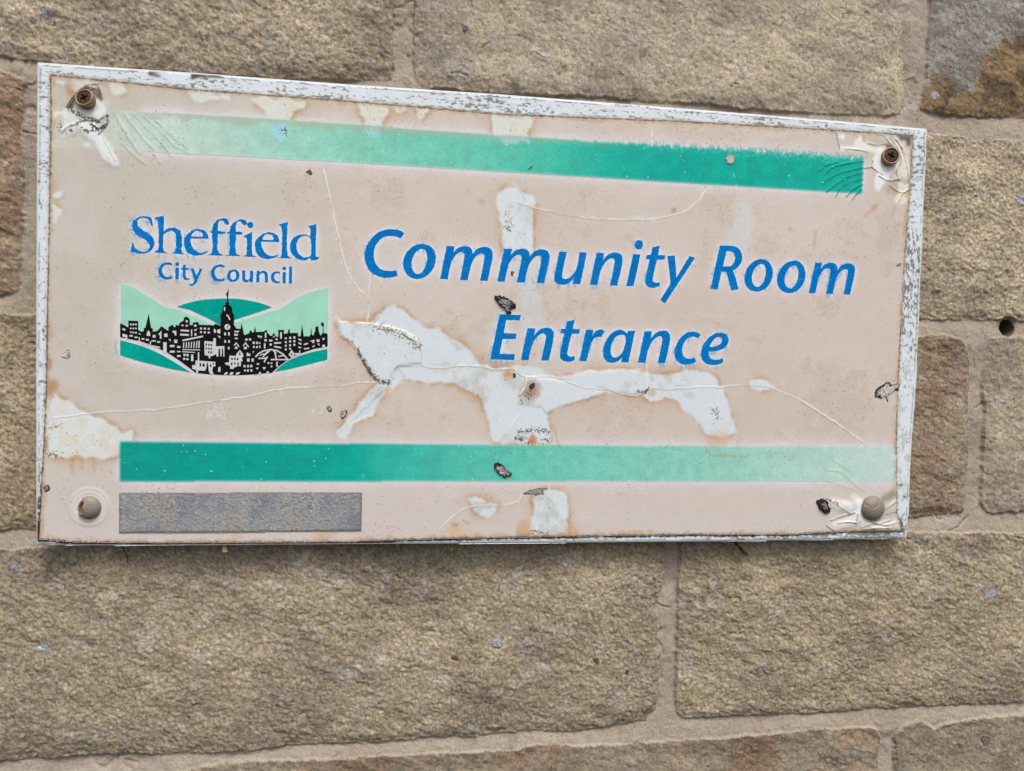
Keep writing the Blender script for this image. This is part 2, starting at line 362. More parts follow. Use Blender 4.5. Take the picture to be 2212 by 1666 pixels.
SKY_TOP = "98,412 178,455 178,388 275,392 275,480 312,497 330,488 330,462 345,458 378,318 400,455 418,468 418,495 462,490 502,443 570,490 570,452 615,425 620,450 640,450 640,428 675,437 675,415 720,385 722,360 745,348 768,358 780,385 780,432 808,432 808,410 850,400 868,408 868,428 1000,433 1005,440 1032,418 1060,435 1080,440 1078,325 1090,320 1095,300 1100,290 1098,262 1110,245 1132,232 1125,215 1140,205 1145,163 1142,140 1128,135 1140,125 1145,105 1155,105 1158,95 1148,78 1152,76 1163,92 1158,118 1156,140 1154,163 1158,205 1168,215 1160,232 1185,248 1197,275 1195,300 1205,325 1212,330 1212,430 1235,465 1275,470 1288,408 1308,520 1318,530 1362,510 1365,485 1385,487 1388,503 1405,503 1418,443 1428,500 1508,495 1512,485 1535,480 1535,500 1560,530 1580,540 1602,505 1625,548 1645,545 1645,480 1700,478 1700,520 1738,510 1742,480 1758,468 1758,510 1838,508 1838,540 1862,543 1878,422 1895,545 1920,540 1945,545 1962,520 1964,470 1970,470 1972,520 1985,535 2005,495 2008,452 2018,445 2038,445 2040,490 2060,540 2065,520 2080,512 2080,444 2070,445 2060,410 2083,404 2095,435 2088,442 2088,509 2110,510 2128,522"
SKY_BOT = "2128,640 1990,665 1860,710 1740,770 1650,835 1580,900 1500,905 1400,915 1250,922 1100,920 960,912 840,900 760,840 680,780 560,700 430,640 300,590 98,550"
WHITE_R = """195,417,209,435 220,417,235,435 245,417,260,435 195,457,209,472 220,457,235,472 245,457,260,472 195,495,210,508 220,497,235,512 245,500,262,515
190,530,222,545 238,545,268,558 280,550,290,605 308,560,335,575 350,568,378,584 308,600,333,612 310,615,333,628 352,614,376,626 390,590,400,640 418,528,445,555 530,515,562,548 405,580,448,593 460,590,490,605
520,600,553,705 627,575,658,607 792,475,803,540 585,627,630,647 655,637,688,655 585,682,632,702 655,685,688,698 655,725,690,743 740,385,760,405 698,428,718,442 740,430,762,445 822,428,845,447 825,512,845,535
880,455,898,475 917,457,937,477 955,460,975,477 880,492,898,510 917,495,937,512 955,497,975,514 717,712,738,735 747,714,768,738 715,752,735,772 745,755,767,775 792,720,815,785 858,698,872,780
1117,503,1133,533 1155,503,1170,535 1117,578,1133,605 1155,580,1172,605 1153,645,1168,670 1322,565,1345,583 1358,563,1380,582 1515,505,1528,555 1395,593,1415,617 1428,595,1448,617 1458,600,1470,617 1398,637,1415,655 1428,637,1446,657 1458,635,1472,655
1505,610,1520,660 1510,570,1532,592 1555,575,1588,592 1618,562,1640,578 1560,612,1582,632 1663,500,1680,565 1710,553,1728,570 1752,547,1770,566 1793,543,1812,565 1710,590,1728,608 1752,583,1770,602 1793,580,1812,600 1710,625,1728,643 1752,620,1770,640 1793,615,1812,635 1710,660,1726,680 1752,655,1768,672
2020,572,2048,597 1340,758,1365,790 1385,758,1405,790 1305,823,1325,845 1340,823,1360,845 1372,820,1392,845 1312,867,1328,885 1340,865,1358,887 1373,865,1392,887 1435,805,1458,820 1542,795,1558,812 1572,797,1587,812 1572,828,1587,845 1625,790,1640,840"""
WHITE_P = """122,460 150,470 150,487 122,482|278,508 305,525 285,525|358,538 360,505 375,483 390,503 393,538|122,515 168,530 168,575 150,572 150,550 122,545|470,525 503,485 503,565 487,565 487,530|612,485 648,490 648,535 630,530 630,508 614,508|415,628 490,645 490,660 415,640
570,568 592,570 592,595|690,475 772,480 772,497 690,492|685,515 770,520 770,537 685,535|825,475 858,468 825,495|1015,465 1035,480 1035,510 1015,505|1045,480 1078,470 1078,515 1050,510|1050,535 1078,540 1078,565|705,575 910,533 908,550 712,590|708,666 880,672 880,680 708,676|705,687 830,696 830,704 705,697
716,603 726,602 724,657 713,657|742,600 752,599 749,656 738,656|767,598 777,597 773,656 762,656|793,596 803,595 798,656 787,656|819,594 829,592 824,656 813,656|845,590 855,588 850,656 839,656|866,586 878,584 875,656 862,656
922,588 1010,595 1010,560 1035,560 1035,640 1118,637 1118,740 1108,740 1105,657 1095,660 1090,740 1078,735 1076,662 1062,662 1058,740 1042,740 1040,715 1000,735 980,735 978,760 965,755 965,735 925,725|803,822 835,826 835,778 1030,792 1030,835 1005,838 1000,880 1015,915 980,912 965,880 958,800 948,800 942,848 930,880 862,875 860,905 842,900 842,870 803,860|1060,845 1080,840 1080,890 1055,890
1112,262 1120,255 1128,262 1124,295 1114,292|1137,325 1158,335 1178,380 1165,382 1150,345 1140,348|1215,488 1268,490 1250,505 1215,500|1212,515 1255,520 1245,538 1215,535|1218,555 1250,558 1248,570 1220,568|1440,535 1470,535 1455,560|1470,540 1490,538 1475,565|1605,600 1675,598 1672,612 1605,617|1605,635 1672,645 1675,660 1605,650|1590,550 1612,552 1602,535
1842,560 1872,575 1872,590 1842,575|1842,598 1872,612 1872,628 1842,612|1842,640 1870,648 1870,660 1842,655|1895,615 1935,605 1935,618 1895,630|1895,658 1950,652 1945,665 1898,672|1950,590 1998,575 1998,605 1980,610 1980,595|2075,560 2103,558 2085,585|1980,640 2000,625 2000,645 1980,650|2025,615 2048,612 2048,635|2075,632 2085,622 2102,625 2102,652 2075,658
1210,628 1235,598 1266,640 1256,646 1235,616 1218,636|1298,632 1325,598 1361,645 1350,652 1325,616 1306,640|1220,650 1235,638 1247,650 1247,665 1220,665|1308,650 1325,640 1337,650 1337,668 1308,667|1168,730 1230,735 1235,715 1270,675 1302,715 1302,745 1285,750 1298,780 1280,790 1278,835 1240,830 1230,845 1210,845 1208,862 1175,860 1172,830 1135,820 1120,805 1145,795 1165,800 1165,770|1335,735 1335,705 1348,700 1355,712 1372,712 1372,735
1425,850 1455,847 1440,870|1490,845 1525,843 1508,870|1395,690 1412,685 1397,710|1110,917 1130,893 1155,893 1140,918|1165,918 1180,893 1212,893 1195,919|1225,917 1240,893 1275,893 1255,917|1450,910 1465,885 1482,907|1525,902 1540,880 1560,899
1415,740 1450,705 1500,677 1570,664 1640,677 1700,715 1745,765 1728,767 1690,725 1635,690 1570,677 1505,690 1460,715 1428,750|1450,752 1540,750 1540,762 1450,765|1572,762 1755,765 1755,776 1572,776|1455,735 1480,715 1560,700 1480,728|1530,690 1580,672 1500,745 1488,745|1600,672 1622,700 1632,765 1618,765 1608,705 1590,680|1500,792 1530,740 1545,740 1512,800|1640,735 1690,725 1700,735 1650,745|1640,690 1612,720 1606,712
1745,722 1775,672 1800,708 1850,704 1850,680 1860,680 1858,722 1800,737 1772,760 1765,740"""
BLACK_R = "935,612,948,634 960,614,974,636 983,615,997,637 935,650,948,671 960,652,974,673 983,653,997,674 958,687,972,708 982,688,996,710 875,805,892,838 905,808,925,840 975,818,992,840 1185,750,1200,775 1213,750,1228,775 1240,752,1255,777 1183,797,1198,825 1213,797,1226,820 1245,797,1260,825 1263,698,1275,730 1768,705,1780,728 1800,718,1812,732 1828,714,1840,728 1005,802,1018,818"

# ------------------------------------------------------------------ sign outlines
BOARD = sg("80,134.3 267,147 417,157 737,181 1071,203 1475,234 1808,261 2002.3,278.3 2001,333 1991,554 1980,822 1970,955 1963,1108 1958.5,1163 1708,1167.5 1475,1170.7 1071,1174 737,1176 333,1178.5 167,1178.5 78.3,1176 77,833 78,500")
FACE = sg("110,163 253,177 400,193 737,218 941,235 1071,247 1475,263 1808,282 1972,293 1965,400 1954,555 1946,705 1939,832 1936,955 1937,1108 1948,1146 1841,1147 1708,1154 1475,1154.5 1237,1158 937,1163.5 737,1170 333,1172 167,1171 84,1164 95,960 100,850 108,400 110,250")
G = Grid(-4, 604, -4, 304, .45)
U, V = G.U, G.V
isboard = G.fill(BOARD)
isface = G.warp(G.fill(FACE), .25 * fbm(U, V, 1.5, 2, 51), .25 * fbm(U, V, 1.5, 2, 52)) & isboard

# ---- face colours (pigment, stains, glue, dirt) and relief
print('face fields')
n1 = fbm(U, V, 120, 4, 1); n2 = fbm(U, V, 28, 4, 2); n3 = fbm(U, V, 6, 4, 3); n4 = fbm(U, V, 1.6, 3, 4)
col = np.zeros(U.shape + (3,)); col[:] = rgb(194, 181, 170)
mixc(col, .5 + .45 * n1 + .4 * n2 + .12 * n3, rgb(199, 189, 181))
mixc(col, sstep(.2, 1.0, n2 + .4 * n3) * .5, rgb(186, 167, 151))
mixc(col, sstep(240, 80, U + 25 * n2) * .85, rgb(187, 180, 170))
mixc(col, sstep(190, 300, V + 12 * n2) * .75, rgb(199, 191, 186))
mixc(col, sstep(.1, 1.1, -n2 + .5 * n1) * .4, rgb(199, 190, 187))
inkmask = np.zeros(U.shape, bool)
for word in (COMMUNITY_ROOM, ENTRANCE, SHEFFIELD, CITY_COUNCIL):
    for gl in word:
        inkmask |= (G.fill(gl[0]) & ~G.fill(gl[1])) if len(gl) > 1 else G.fill(gl[0])
emb = np.zeros(U.shape, bool)
for _, s in HILLS: emb |= G.fill(Lp(s, True))
skyl = Lp(SKY_TOP + ' ' + SKY_BOT); emb |= G.fill(skyl)
BSTR = sg("259.5,955 700,958.5 1100,961.5 1475,963.5 1936,966 1936,1040 1475,1039.5 900,1039.2 259.5,1039")
TSTR = sg("112,233 240,238 583,257 737,268 1071,293 1475,318 1675,330 1864,343 1861,418 1475,395 1071,370 737,350 333,328 112,320")
bstr = G.fill(BSTR)
ragged = sstep(280, 420, U)
tstr0 = G.fill(TSTR)
dv = ragged * (1.3 * fbm(U, V * 0 + 3, 1.6, 3, 15) + .5 * fbm(U, V, .9, 2, 16)) * (V < 95)
upper_half = G.fill(sg("112,225 240,230 737,258 1475,308 1880,335 1864,380 1475,355 737,308 112,270"))
tstr = np.where(upper_half, G.warp(tstr0, 0 * U, dv), tstr0)
allink = inkmask | emb | bstr | (tstr & (U > 60))
halo = sstep(.02, .5, blur(allink, 6)) ; halo2 = sstep(.01, .5, blur(allink, 18))
mixc(col, halo2 * np.clip(.72 + .25 * n3 + .2 * n2, 0, 1), rgb(205, 196, 195))
mixc(col, halo * .75, rgb(211, 207, 211))
mixc(col, sstep(.05, .5, blur(inkmask, 2)) * .75, rgb(206, 216, 228))

wu = 1.1 * fbm(U, V, 5, 4, 31) + .5 * fbm(U, V, 1.3, 2, 32); wv = 1.1 * fbm(U, V, 5, 4, 33) + .5 * fbm(U, V, 1.3, 2, 34)
def patch(s, tile, w=1.0):
    return G.warp(G.fill(sg(s, tile)), wu * w, wv * w)
peel = patch("1074,417 1091,407 1114,405 1131,417 1154,423 1158,440 1151,453 1150,553 1087,553 1081,473 1072,443", 'D', .5)
peel |= patch("-30,400 0,422 170,432 180,430 240,380 290,330 340,318 400,345 440,390 510,430 560,460 640,470 700,530 770,555 830,600 880,670 905,700 1000,722 1100,715 1200,700 1310,740 1390,790 1450,775 1600,740 1800,735 2000,750 2100,770 2212,740 2312,735 2392,755 2442,800 2447,835 2472,850 2502,950 2542,1080 2570,1140 2462,1165 2382,1160 2322,1090 2272,1030 2222,1000 2212,970 2170,930 2100,905 2060,930 2000,935 1960,900 1970,870 1900,892 1700,880 1660,900 1600,905 1500,940 1420,975 1370,1000 1330,1010 1350,1080 1355,1150 1350,1212 1280,1210 1250,1150 1220,1150 1210,1212 980,1202 960,1100 930,980 920,920 860,880 780,840 700,815 560,815 420,790 380,800 360,830 340,850 290,850 270,900 230,960 200,1020 80,1080 40,1180 0,1170 -30,1130 0,1100 100,980 200,850 240,815 200,760 150,680 100,600 40,530 0,500 -30,450", 'F', .7)
peel |= patch("1154,1065 1187,1055 1224,1065 1226,1110 1227,1154 1137,1157 1147,1127 1152,1110", 'D', .6)
peel |= patch("820,1560 870,1550 900,1560 950,1590 1010,1610 1000,1640 950,1690 900,1670 850,1620", 'F', .8)
peel |= patch("430,795 500,790 560,820 580,860 500,865 440,840", 'G', .8)
yel = patch("310,880 360,885 400,930 480,950 530,1000 640,1040 740,1100 800,1150 850,1120 860,1170 780,1230 770,1280 680,1310 600,1300 480,1290 400,1300 300,1290 295,1050", 'E', .8)
for s, t in (("1215,575 1240,640 1300,665 1340,650 1400,655 1430,630 1490,650 1500,600", 'A'), ("1625,610 1650,670 1700,700 1740,760 1760,850 1800,910 1830,920 1850,880 1880,780 1920,720 1970,690 1995,645", 'A'),
             ("700,530 730,610 780,605 820,600 800,545", 'A'), ("95,650 130,740 160,840 190,890 240,890 270,800 300,720 305,660", 'B'), ("305,670 370,730 420,730 415,690", 'B'), ("465,690 490,740 520,790 540,730 615,690", 'B'),
             ("965,720 980,800 975,880 1010,890 1060,930 1220,920 1210,860 1230,790 1260,750 1320,735", 'B'), ("875,735 890,750 930,740 945,722", 'B'), ("330,1260 400,1240 410,1270 350,1290", 'A'), ("335,1320 420,1350 370,1400 380,1450 340,1440", 'A'), ("340,500 440,500 420,550 380,540", 'A')):
    yel |= patch(s, t, .8)
faint = np.clip(blur(patch("1100,553 1150,553 1160,600 1172,700 1174,770 1182,805 1140,805 1130,760 1128,650 1115,620", 'D', 1), 3), 0, 1) * (.95 + .45 * n3 + .2 * n2)
faint = np.maximum(faint, .85 * blur(patch("360,1310 460,1310 440,1580 390,1660 300,1660 290,1580 330,1450", 'C', 1), 3))
dend = np.zeros(U.shape)                                       # feathery glue blooms
for cx, cy, rx, ry, t in ((1410, 1010, 120, 90, 'E'), (1770, 880, 100, 35, 'E'), (2060, 995, 80, 45, 'E'), (150, 390, 60, 55, 'F'), (-10, 380, 70, 45, 'F'), (50, 100, 35, 130, 'F'), (2140, 1420, 60, 60, 'A'), (2180, 1550, 40, 60, 'A'), (-10, 70, 25, 90, 'F'), (1590, 1412, 150, 26, 'B'), (1950, 1420, 150, 28, 'B'), (2140, 1250, 30, 80, 'A'), (620, 845, 120, 40, 'G')):
    c = sg([(cx, cy), (cx + rx, cy), (cx, cy + ry)], t); a = np.hypot(*(c[1] - c[0])); b = np.hypot(*(c[2] - c[0]))
    q = np.hypot((U - c[0, 0]) / a, (V - c[0, 1]) / b)
    dend = np.maximum(dend, sstep(1.15, .5, q) * sstep(.0, .10, .16 - np.abs(fbm(U, V, 4.2, 4, 61)) + .12 * (1 - q)))
mixc(col, dend * .85, rgb(203, 203, 202))
pl = peel.astype(float)
glow = blur(peel | yel, 9) * (1 - blur(peel | yel, 1)); rim = blur(peel | yel, 3) * (1 - blur(peel | yel, 1))
mixc(col, np.clip(glow * (1.5 + 1.6 * n2 + .6 * n3), 0, 1) * .55 * (1 - .7 * halo), rgb(184, 150, 120))
mixc(col, np.clip(rim * (2.4 + 3.0 * n3 + 1.5 * n2), 0, 1) * .42, rgb(166, 124, 88))
mixc(col, np.clip(faint, 0, 1) * .75, rgb(195, 199, 202))
mixc(col, blur(peel, 1), rgb(203, 210, 215))
mixc(col, blur(yel, 1), rgb(206, 210, 208))
mixc(col, blur(yel, 1) * (V > 195) * sstep(244, 226, V + 3 * n3), rgb(206, 212, 217))
mixc(col, blur(yel, 1) * np.clip(.25 + .6 * n3 + .4 * n2, 0, 1) * .45, rgb(206, 194, 160))
mixc(col, blur(peel, 1) * sstep(.1, 1.2, n2 + .6 * n3) * .5, rgb(172, 172, 164))

# brown water stains and rust blooms
def bloom(x, y, r, t, c, a, st=1.0):
    p = sg([(x, y), (x + r, y)], t); R = np.hypot(*(p[1] - p[0])); q = np.hypot(U - p[0, 0], (V - p[0, 1]) / st) / R
    mixc(col, sstep(1.2, .1, q + .35 * n3) * a, c)
BR = rgb(160, 110, 72)
for b in ((470, 600, 50, 'A', BR, .5, 1.6), (800, 1285, 22, 'A', BR, .35), (1080, 760, 45, 'F', rgb(190, 120, 70), .8), (1225, 870, 70, 'F', rgb(140, 105, 75), .65, 1.2), (1240, 1185, 30, 'F', rgb(190, 125, 80), .8, 1.4),
          (330, 850, 60, 'E', BR, .6, 1.2), (310, 700, 30, 'E', BR, .6, 2.5), (290, 1200, 22, 'E', rgb(110, 80, 40), .7, 3), (2150, 1365, 22, 'B', BR, .6), (905, 1305, 40, 'B', BR, .3), (240, 1200, 110, 'G', rgb(200, 150, 120), .4, .8),
          (740, 110, 110, 'I', rgb(205, 160, 95), .6, .4), (820, 60, 30, 'I', BR, .4), (730, 70, 25, 'I', BR, .4), (1180, 100, 60, 'I', rgb(190, 140, 95), .5), (1480, 110, 60, 'I', rgb(190, 145, 110), .4), (1230, 590, 90, 'F', rgb(196, 160, 130), .4), (440, 600, 40, 'A', BR, .3), (1150, 270, 40, 'B', BR, .12),
          (2010, 880, 25, 'F', rgb(170, 150, 110), .5), (640, 715, 120, 'F', rgb(150, 140, 110), .2, .3), (1160, 900, 30, 'C', rgb(170, 130, 60), .5), (1240, 1345, 25, 'C', BR, .3), (690, 1485, 14, 'C', BR, .5, 1.5), (1530, 160, 40, 'H', rgb(190, 150, 115), .4), (2100, 140, 90, 'H', rgb(180, 140, 100), .35)):
    bloom(*b)
# drain streaks below old glue
for x0, y0, x1, y1, w, t in ((1260, 1330, 1180, 1400, 10, 'C'), (860, 1500, 850, 1600, 14, 'C'), (1370, 1340, 1360, 1400, 6, 'C'), (470, 1300, 470, 1390, 6, 'E'), (530, 1300, 535, 1370, 6, 'E'), (610, 1305, 612, 1380, 6, 'E')):
    d = G.dist(sg([(x0, y0), (x1, y1)], t), 4); mixc(col, sstep(2.2, 0, d) * .35, rgb(180, 135, 100))

# stripes
uu = lambda xs, y, t='D': sg([(x, y) for x in xs], t)[:, 0]
def grad(xs, y, cols):
    k = uu(xs, y); c = np.array(cols) / 255.; q = U + .0 * V
    return np.stack([np.interp(q, k, c[:, i]) for i in range(3)], -1)
bc = grad([259, 520, 740, 830, 1000, 1180, 1475, 1700, 1936], 1000, [(0, 145, 133), (0, 149, 136), (2, 155, 141), (42, 168, 154), (74, 178, 162), (100, 188, 170), (128, 192, 176), (150, 198, 185), (176, 204, 196)])
tc = grad([112, 240, 333, 583, 737, 900, 1071, 1200, 1330, 1475, 1600, 1861], 320, [(196, 200, 193), (188, 203, 194), (178, 204, 193), (150, 201, 183), (130, 197, 178), (112, 191, 171), (94, 187, 166), (64, 180, 160), (26, 166, 151), (8, 160, 147), (10, 162, 145), (12, 160, 143)])
ba = blur(bstr, 1) * np.interp(U, uu([259, 1475, 1936], 1000), [1, .95, .72]); ta = blur(tstr, 1) * np.interp(U, uu([112, 240, 583, 900], 320), [.35, .65, .92, 1])
stain_keep = np.clip(np.abs(col - rgb(205, 192, 182)).sum(-1) * .0, 0, 1)
mixc(col, ba, 0); col += np.clip(ba, 0, 1)[..., None] * (bc * (1 + .03 * n3[..., None] + .02 * n4[..., None]))
mixc(col, ta, 0); col += np.clip(ta, 0, 1)[..., None] * (tc * (1 + .03 * n3[..., None] + .02 * n4[..., None]))
mixc(col, blur((yel | peel) & tstr, 1) * .95, rgb(152, 204, 216)); mixc(col, blur(peel, 2) * bstr * .35, rgb(150, 205, 205))
tl = G.dist(sg("145,1235 158,1270 200,1284 300,1290 400,1300 432,1278", 'G'), 3); mixc(col, sstep(1.1, .1, tl + .35 * n4) * .5, rgb(160, 150, 105))
mixc(col, sstep(.95, .1, G.dist(sg("1345,1050 1375,1120 1400,1200 1420,1240", 'F'), 3) + .3 * n4) * .5, rgb(170, 140, 95))
# soiled upper edge of the top stripe, smear of pigment above its right half
edge = G.dist(sg("112,233 240,238 583,257 737,268 1071,293 1475,318 1675,330 1864,343"), 8)
mixc(col, tstr * sstep(5.5, 1.5, edge + 1.4 * n3) * (.55 - .45 * sstep(300, 380, U)) * sstep(30, 90, U), rgb(164, 172, 150))
streak = fbm(U, V * .3, 1.2, 3, 71)
mixc(col, (~tstr) * sstep(4.5, .2, edge + .8 * streak) * sstep(.0, .6, streak + .35) * sstep(330, 450, U) * .75 * (V < 100), rgb(60, 150, 145))
mixc(col, tstr * sstep(7, 1, edge) * sstep(.15, .7, fbm(U + V * .5, V, 1.5, 3, 72)) * sstep(330, 450, U) * .5, rgb(120, 205, 195))
# pigment scattered round the letters
sm = np.zeros(U.shape)
for du, dv_ in ((0, -1.6), (0, -3.0), (1.2, 0), (0, 1.0)):
    sm = np.maximum(sm, G.warp(blur(inkmask, 1), 0 * U + du, 0 * V + dv_))
mixc(col, sm * (~inkmask) * sstep(.15, .75, fbm(U * 1.0, V * .45, 1.5, 3, 81) + .35 * n2 - .15 + .35 * n2) * .5, rgb(88, 142, 196))
lsm = np.maximum(G.warp(blur(G.fill(SHEFFIELD[0][0]), 2), 0 * U + 2.0, 0 * V), G.warp(blur(G.fill(CITY_COUNCIL[0][0]), 2), 0 * U + 1.6, 0 * V - 1.2)) * (~inkmask)
mixc(col, lsm * sstep(-.05, .45, fbm(U * .5, V * 1.3, 1.3, 3, 83)) * .8, rgb(60, 124, 184))
ls = G.warp(blur(G.fill(Lp("98,580 98,728 300,790 300,640")), 2), 0 * U + 4.5, 0 * V); mixc(col, ls * sstep(-.2, .8, streak) * .4 * (~emb), rgb(90, 160, 165))

# cracks in the film: pale ridges, the shadow along their lower side painted in
CR = ["E:350,1042 450,1030 570,1012 850,998 1100,980 1300,945 1500,918 1650,895 1800,860 1950,845 2212,833 2332,818 2470,810",
      "A:2095,1090 2120,1200 2150,1340 2180,1480 2225,1660 2257,1766 2312,1856 2387,1936 2377,2090", "F:185,110 180,270",
      "F:0,420 170,432 300,450 400,480 480,530 515,600 520,690 540,705 640,718 750,705 800,700 920,710 1000,728 1120,725 1160,760 1240,775 1380,775 1480,815 1600,845 1700,855 1800,880 1900,895 1960,880 1990,850 2100,857 2312,842 2462,843 2562,832 2692,832 2752,835 2852,875 2962,920 3112,1015 3212,1080 3312,1150 3392,1210",
      "F:360,710 330,780 290,840 200,930 100,1030 40,1080 0,1120 -15,1140", "F:360,710 440,708 540,706", "F:1200,775 1195,830 1165,880 1150,950 1160,1010 1110,1080 1080,1160 1070,1210",
      "B:1110,1190 1150,1230 1200,1300", "B:1140,1310 1110,1400 1105,1600", "B:1140,1310 1300,1360 1450,1390 1600,1415 1750,1425 1900,1425 2050,1415 2150,1395 2212,1375 2272,1335 2322,1290 2362,1230", "B:2015,790 2005,960",
      "F:1350,1455 1340,1560 1335,1760", "F:1980,700 1978,860", "A:1330,660 1300,760 1285,830", "F:1350,1060 1370,1120 1390,1190", "F:1330,1010 1300,970", "F:1170,1540 1150,1580 1080,1605 1000,1610 870,1612 780,1640 680,1720 620,1780"]
WID = [.45, .45, .4, .55, .5, .4, .5, .35, .4, .5, .35, .35, .4, .3, .4, .3, .35]
crack = np.zeros(U.shape); hgt = .12 * n1 + .05 * n2 + .015 * n3
for s, w in zip(CR, WID):
    t, q = s.split(':'); p, c = parse(q); q_ = sg(smooth(p, c, 7, False), t); L_ = np.r_[0, np.cumsum(np.hypot(*np.diff(q_, axis=0).T))]; ll = np.arange(0, L_[-1], .9)
    q_ = np.stack([np.interp(ll, L_, q_[:, 0]), np.interp(ll, L_, q_[:, 1])], 1); q_ = q_ + np.stack([fbm(q_[:, 0], q_[:, 1], 5, 3, 601), fbm(q_[:, 0], q_[:, 1], 5, 3, 602)], 1) * .32
    w = w * (.72 + .18 * n2); d = G.dist(q_, 3); d = np.clip(d + .05 * n4, 0, 9)
    k = np.exp(-(d / w) ** 2) * np.clip(.85 + .7 * fbm(U, V, 11, 3, 603), .2, 1); crack = np.maximum(crack, k); hgt = np.maximum(hgt, hgt + 0) + .12 * k
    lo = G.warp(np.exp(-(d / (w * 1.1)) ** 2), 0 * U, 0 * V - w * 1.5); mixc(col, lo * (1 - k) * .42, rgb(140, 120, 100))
mixc(col, crack * .95, rgb(226, 230, 232)); 
for s, a in (("-30,400 0,422 170,432 300,450 400,480 480,530 515,600 520,690 360,710 300,815 240,815 200,760 100,600 0,500", .55), ("1390,775 1480,815 1600,845 1700,855 1800,880 1900,895 1978,862 1980,740 1800,735 1600,740 1450,775", .35), ("1200,775 1240,775 1480,815 1660,858 1660,900 1420,975 1330,1010 1300,970 1170,960 1150,950 1165,880 1195,830", .3), ("360,710 330,780 290,840 200,930 100,1030 40,1080 80,1075 200,1020 270,900 360,830 420,790", -.25)):
    hgt = hgt + a * blur(G.warp(G.fill(sg(s, 'F')), wu * .4, wv * .4), 1.2)
# wrinkles pulled towards the fixings
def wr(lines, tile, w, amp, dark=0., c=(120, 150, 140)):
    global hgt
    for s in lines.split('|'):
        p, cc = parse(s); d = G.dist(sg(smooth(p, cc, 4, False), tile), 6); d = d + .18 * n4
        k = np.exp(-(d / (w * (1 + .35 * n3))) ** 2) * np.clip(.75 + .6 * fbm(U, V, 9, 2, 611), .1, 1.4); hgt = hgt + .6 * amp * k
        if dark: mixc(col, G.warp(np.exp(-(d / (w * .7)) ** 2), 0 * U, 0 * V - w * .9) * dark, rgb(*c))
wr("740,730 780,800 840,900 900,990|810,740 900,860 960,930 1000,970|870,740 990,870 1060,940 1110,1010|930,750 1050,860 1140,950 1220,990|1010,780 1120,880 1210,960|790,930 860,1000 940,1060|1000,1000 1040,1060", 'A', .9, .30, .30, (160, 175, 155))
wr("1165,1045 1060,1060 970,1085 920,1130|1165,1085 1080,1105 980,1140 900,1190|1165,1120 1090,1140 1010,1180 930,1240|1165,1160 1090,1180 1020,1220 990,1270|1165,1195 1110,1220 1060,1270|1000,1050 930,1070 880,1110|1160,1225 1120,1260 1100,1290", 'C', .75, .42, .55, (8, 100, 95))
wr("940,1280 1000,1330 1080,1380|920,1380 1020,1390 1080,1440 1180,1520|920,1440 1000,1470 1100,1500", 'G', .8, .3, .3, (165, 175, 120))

# torn film round the four fixings
def blot(s, tile, c, a=1., b=1, w=.6, z=0.):
    global hgt
    m = blur(patch(s, tile, w), b); mixc(col, m * a, c)
    if z: hgt = hgt + z * blur(m, 2)
blot("430,690 560,560 660,590 660,620 720,660 700,740 640,800 560,770 480,720", 'A', rgb(196, 192, 182), 1, 1)
blot("430,700 490,610 560,548 655,580 665,660 640,640 600,595 540,600 500,640 470,700", 'A', rgb(74, 64, 54), .95, 1, .3)  # shadowed gap above the screw, painted dark
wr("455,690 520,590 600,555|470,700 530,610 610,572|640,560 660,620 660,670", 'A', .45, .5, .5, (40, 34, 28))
blot("560,575 640,570 655,600 640,630 600,590", 'A', rgb(120, 110, 95), .8)
blot("620,650 670,660 690,720 650,770 560,760 500,720 520,700 590,740 640,700", 'A', rgb(220, 220, 224), 1, 1, .4, .2)
blot("430,690 480,720 530,800 500,840 470,870 400,880 390,840 410,790 400,720", 'A', rgb(208, 214, 212), .9, 1, .8)
blot("520,790 600,800 680,900 740,990 775,1070 740,1080 660,1020 610,930 560,880 510,830", 'A', rgb(216, 221, 222), .95, 1, .4, .55)
blot("550,930 600,930 590,950 555,960", 'A', rgb(222, 222, 218), .8)
blot("335,730 420,715 430,730 360,745 340,790", 'A', rgb(222, 226, 222), .9)
blot("490,510 560,520 640,560 560,560 500,600 470,590", 'A', rgb(205, 200, 192), .7)
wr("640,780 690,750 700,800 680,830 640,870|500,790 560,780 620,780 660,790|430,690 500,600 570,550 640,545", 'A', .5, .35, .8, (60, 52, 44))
blot("1190,890 1260,880 1320,870 1400,900 1460,980 1480,1080 1480,1190 1400,1170 1350,1130 1310,1090 1250,1090 1230,1040 1260,980 1190,940", 'C', rgb(205, 200, 192), .95)
blot("1190,890 1260,880 1330,900 1330,950 1270,960 1200,930", 'C', rgb(176, 168, 150), .8, 2)
blot("1340,900 1400,960 1440,1040 1475,1130 1470,1180 1400,1150 1370,1090 1400,1040 1390,980", 'C', rgb(214, 210, 200), .9, 1, .4, .6)
blot("1310,940 1350,930 1390,990 1380,1060 1340,1000", 'C', rgb(90, 80, 68), .85)
blot("1380,860 1490,880 1470,950 1440,955 1440,920 1390,880", 'C', rgb(70, 66, 62), .85, 1, 1.)
blot("1255,960 1300,960 1290,1080 1330,1110 1360,1090 1340,1150 1310,1180 1270,1245 1240,1230 1240,1150 1260,1110 1220,1080 1230,1030", 'C', rgb(221, 222, 226), 1, 1, .4, .15)
blot("1340,1160 1420,1170 1400,1260 1320,1260 1310,1230", 'C', rgb(170, 162, 150), .8, 2)
blot("1390,1180 1480,1190 1460,1320 1420,1330 1370,1310 1390,1260", 'C', rgb(222, 216, 196), .9)
blot("985,842 1055,848 1050,895 1030,912 1010,905 1000,880", 'C', rgb(222, 226, 230), 1)
blot("1005,955 1100,950 1150,870 1185,940 1250,970 1250,1000 1150,990 1020,985", 'C', rgb(221, 221, 217), .9, 1, .5, .3)
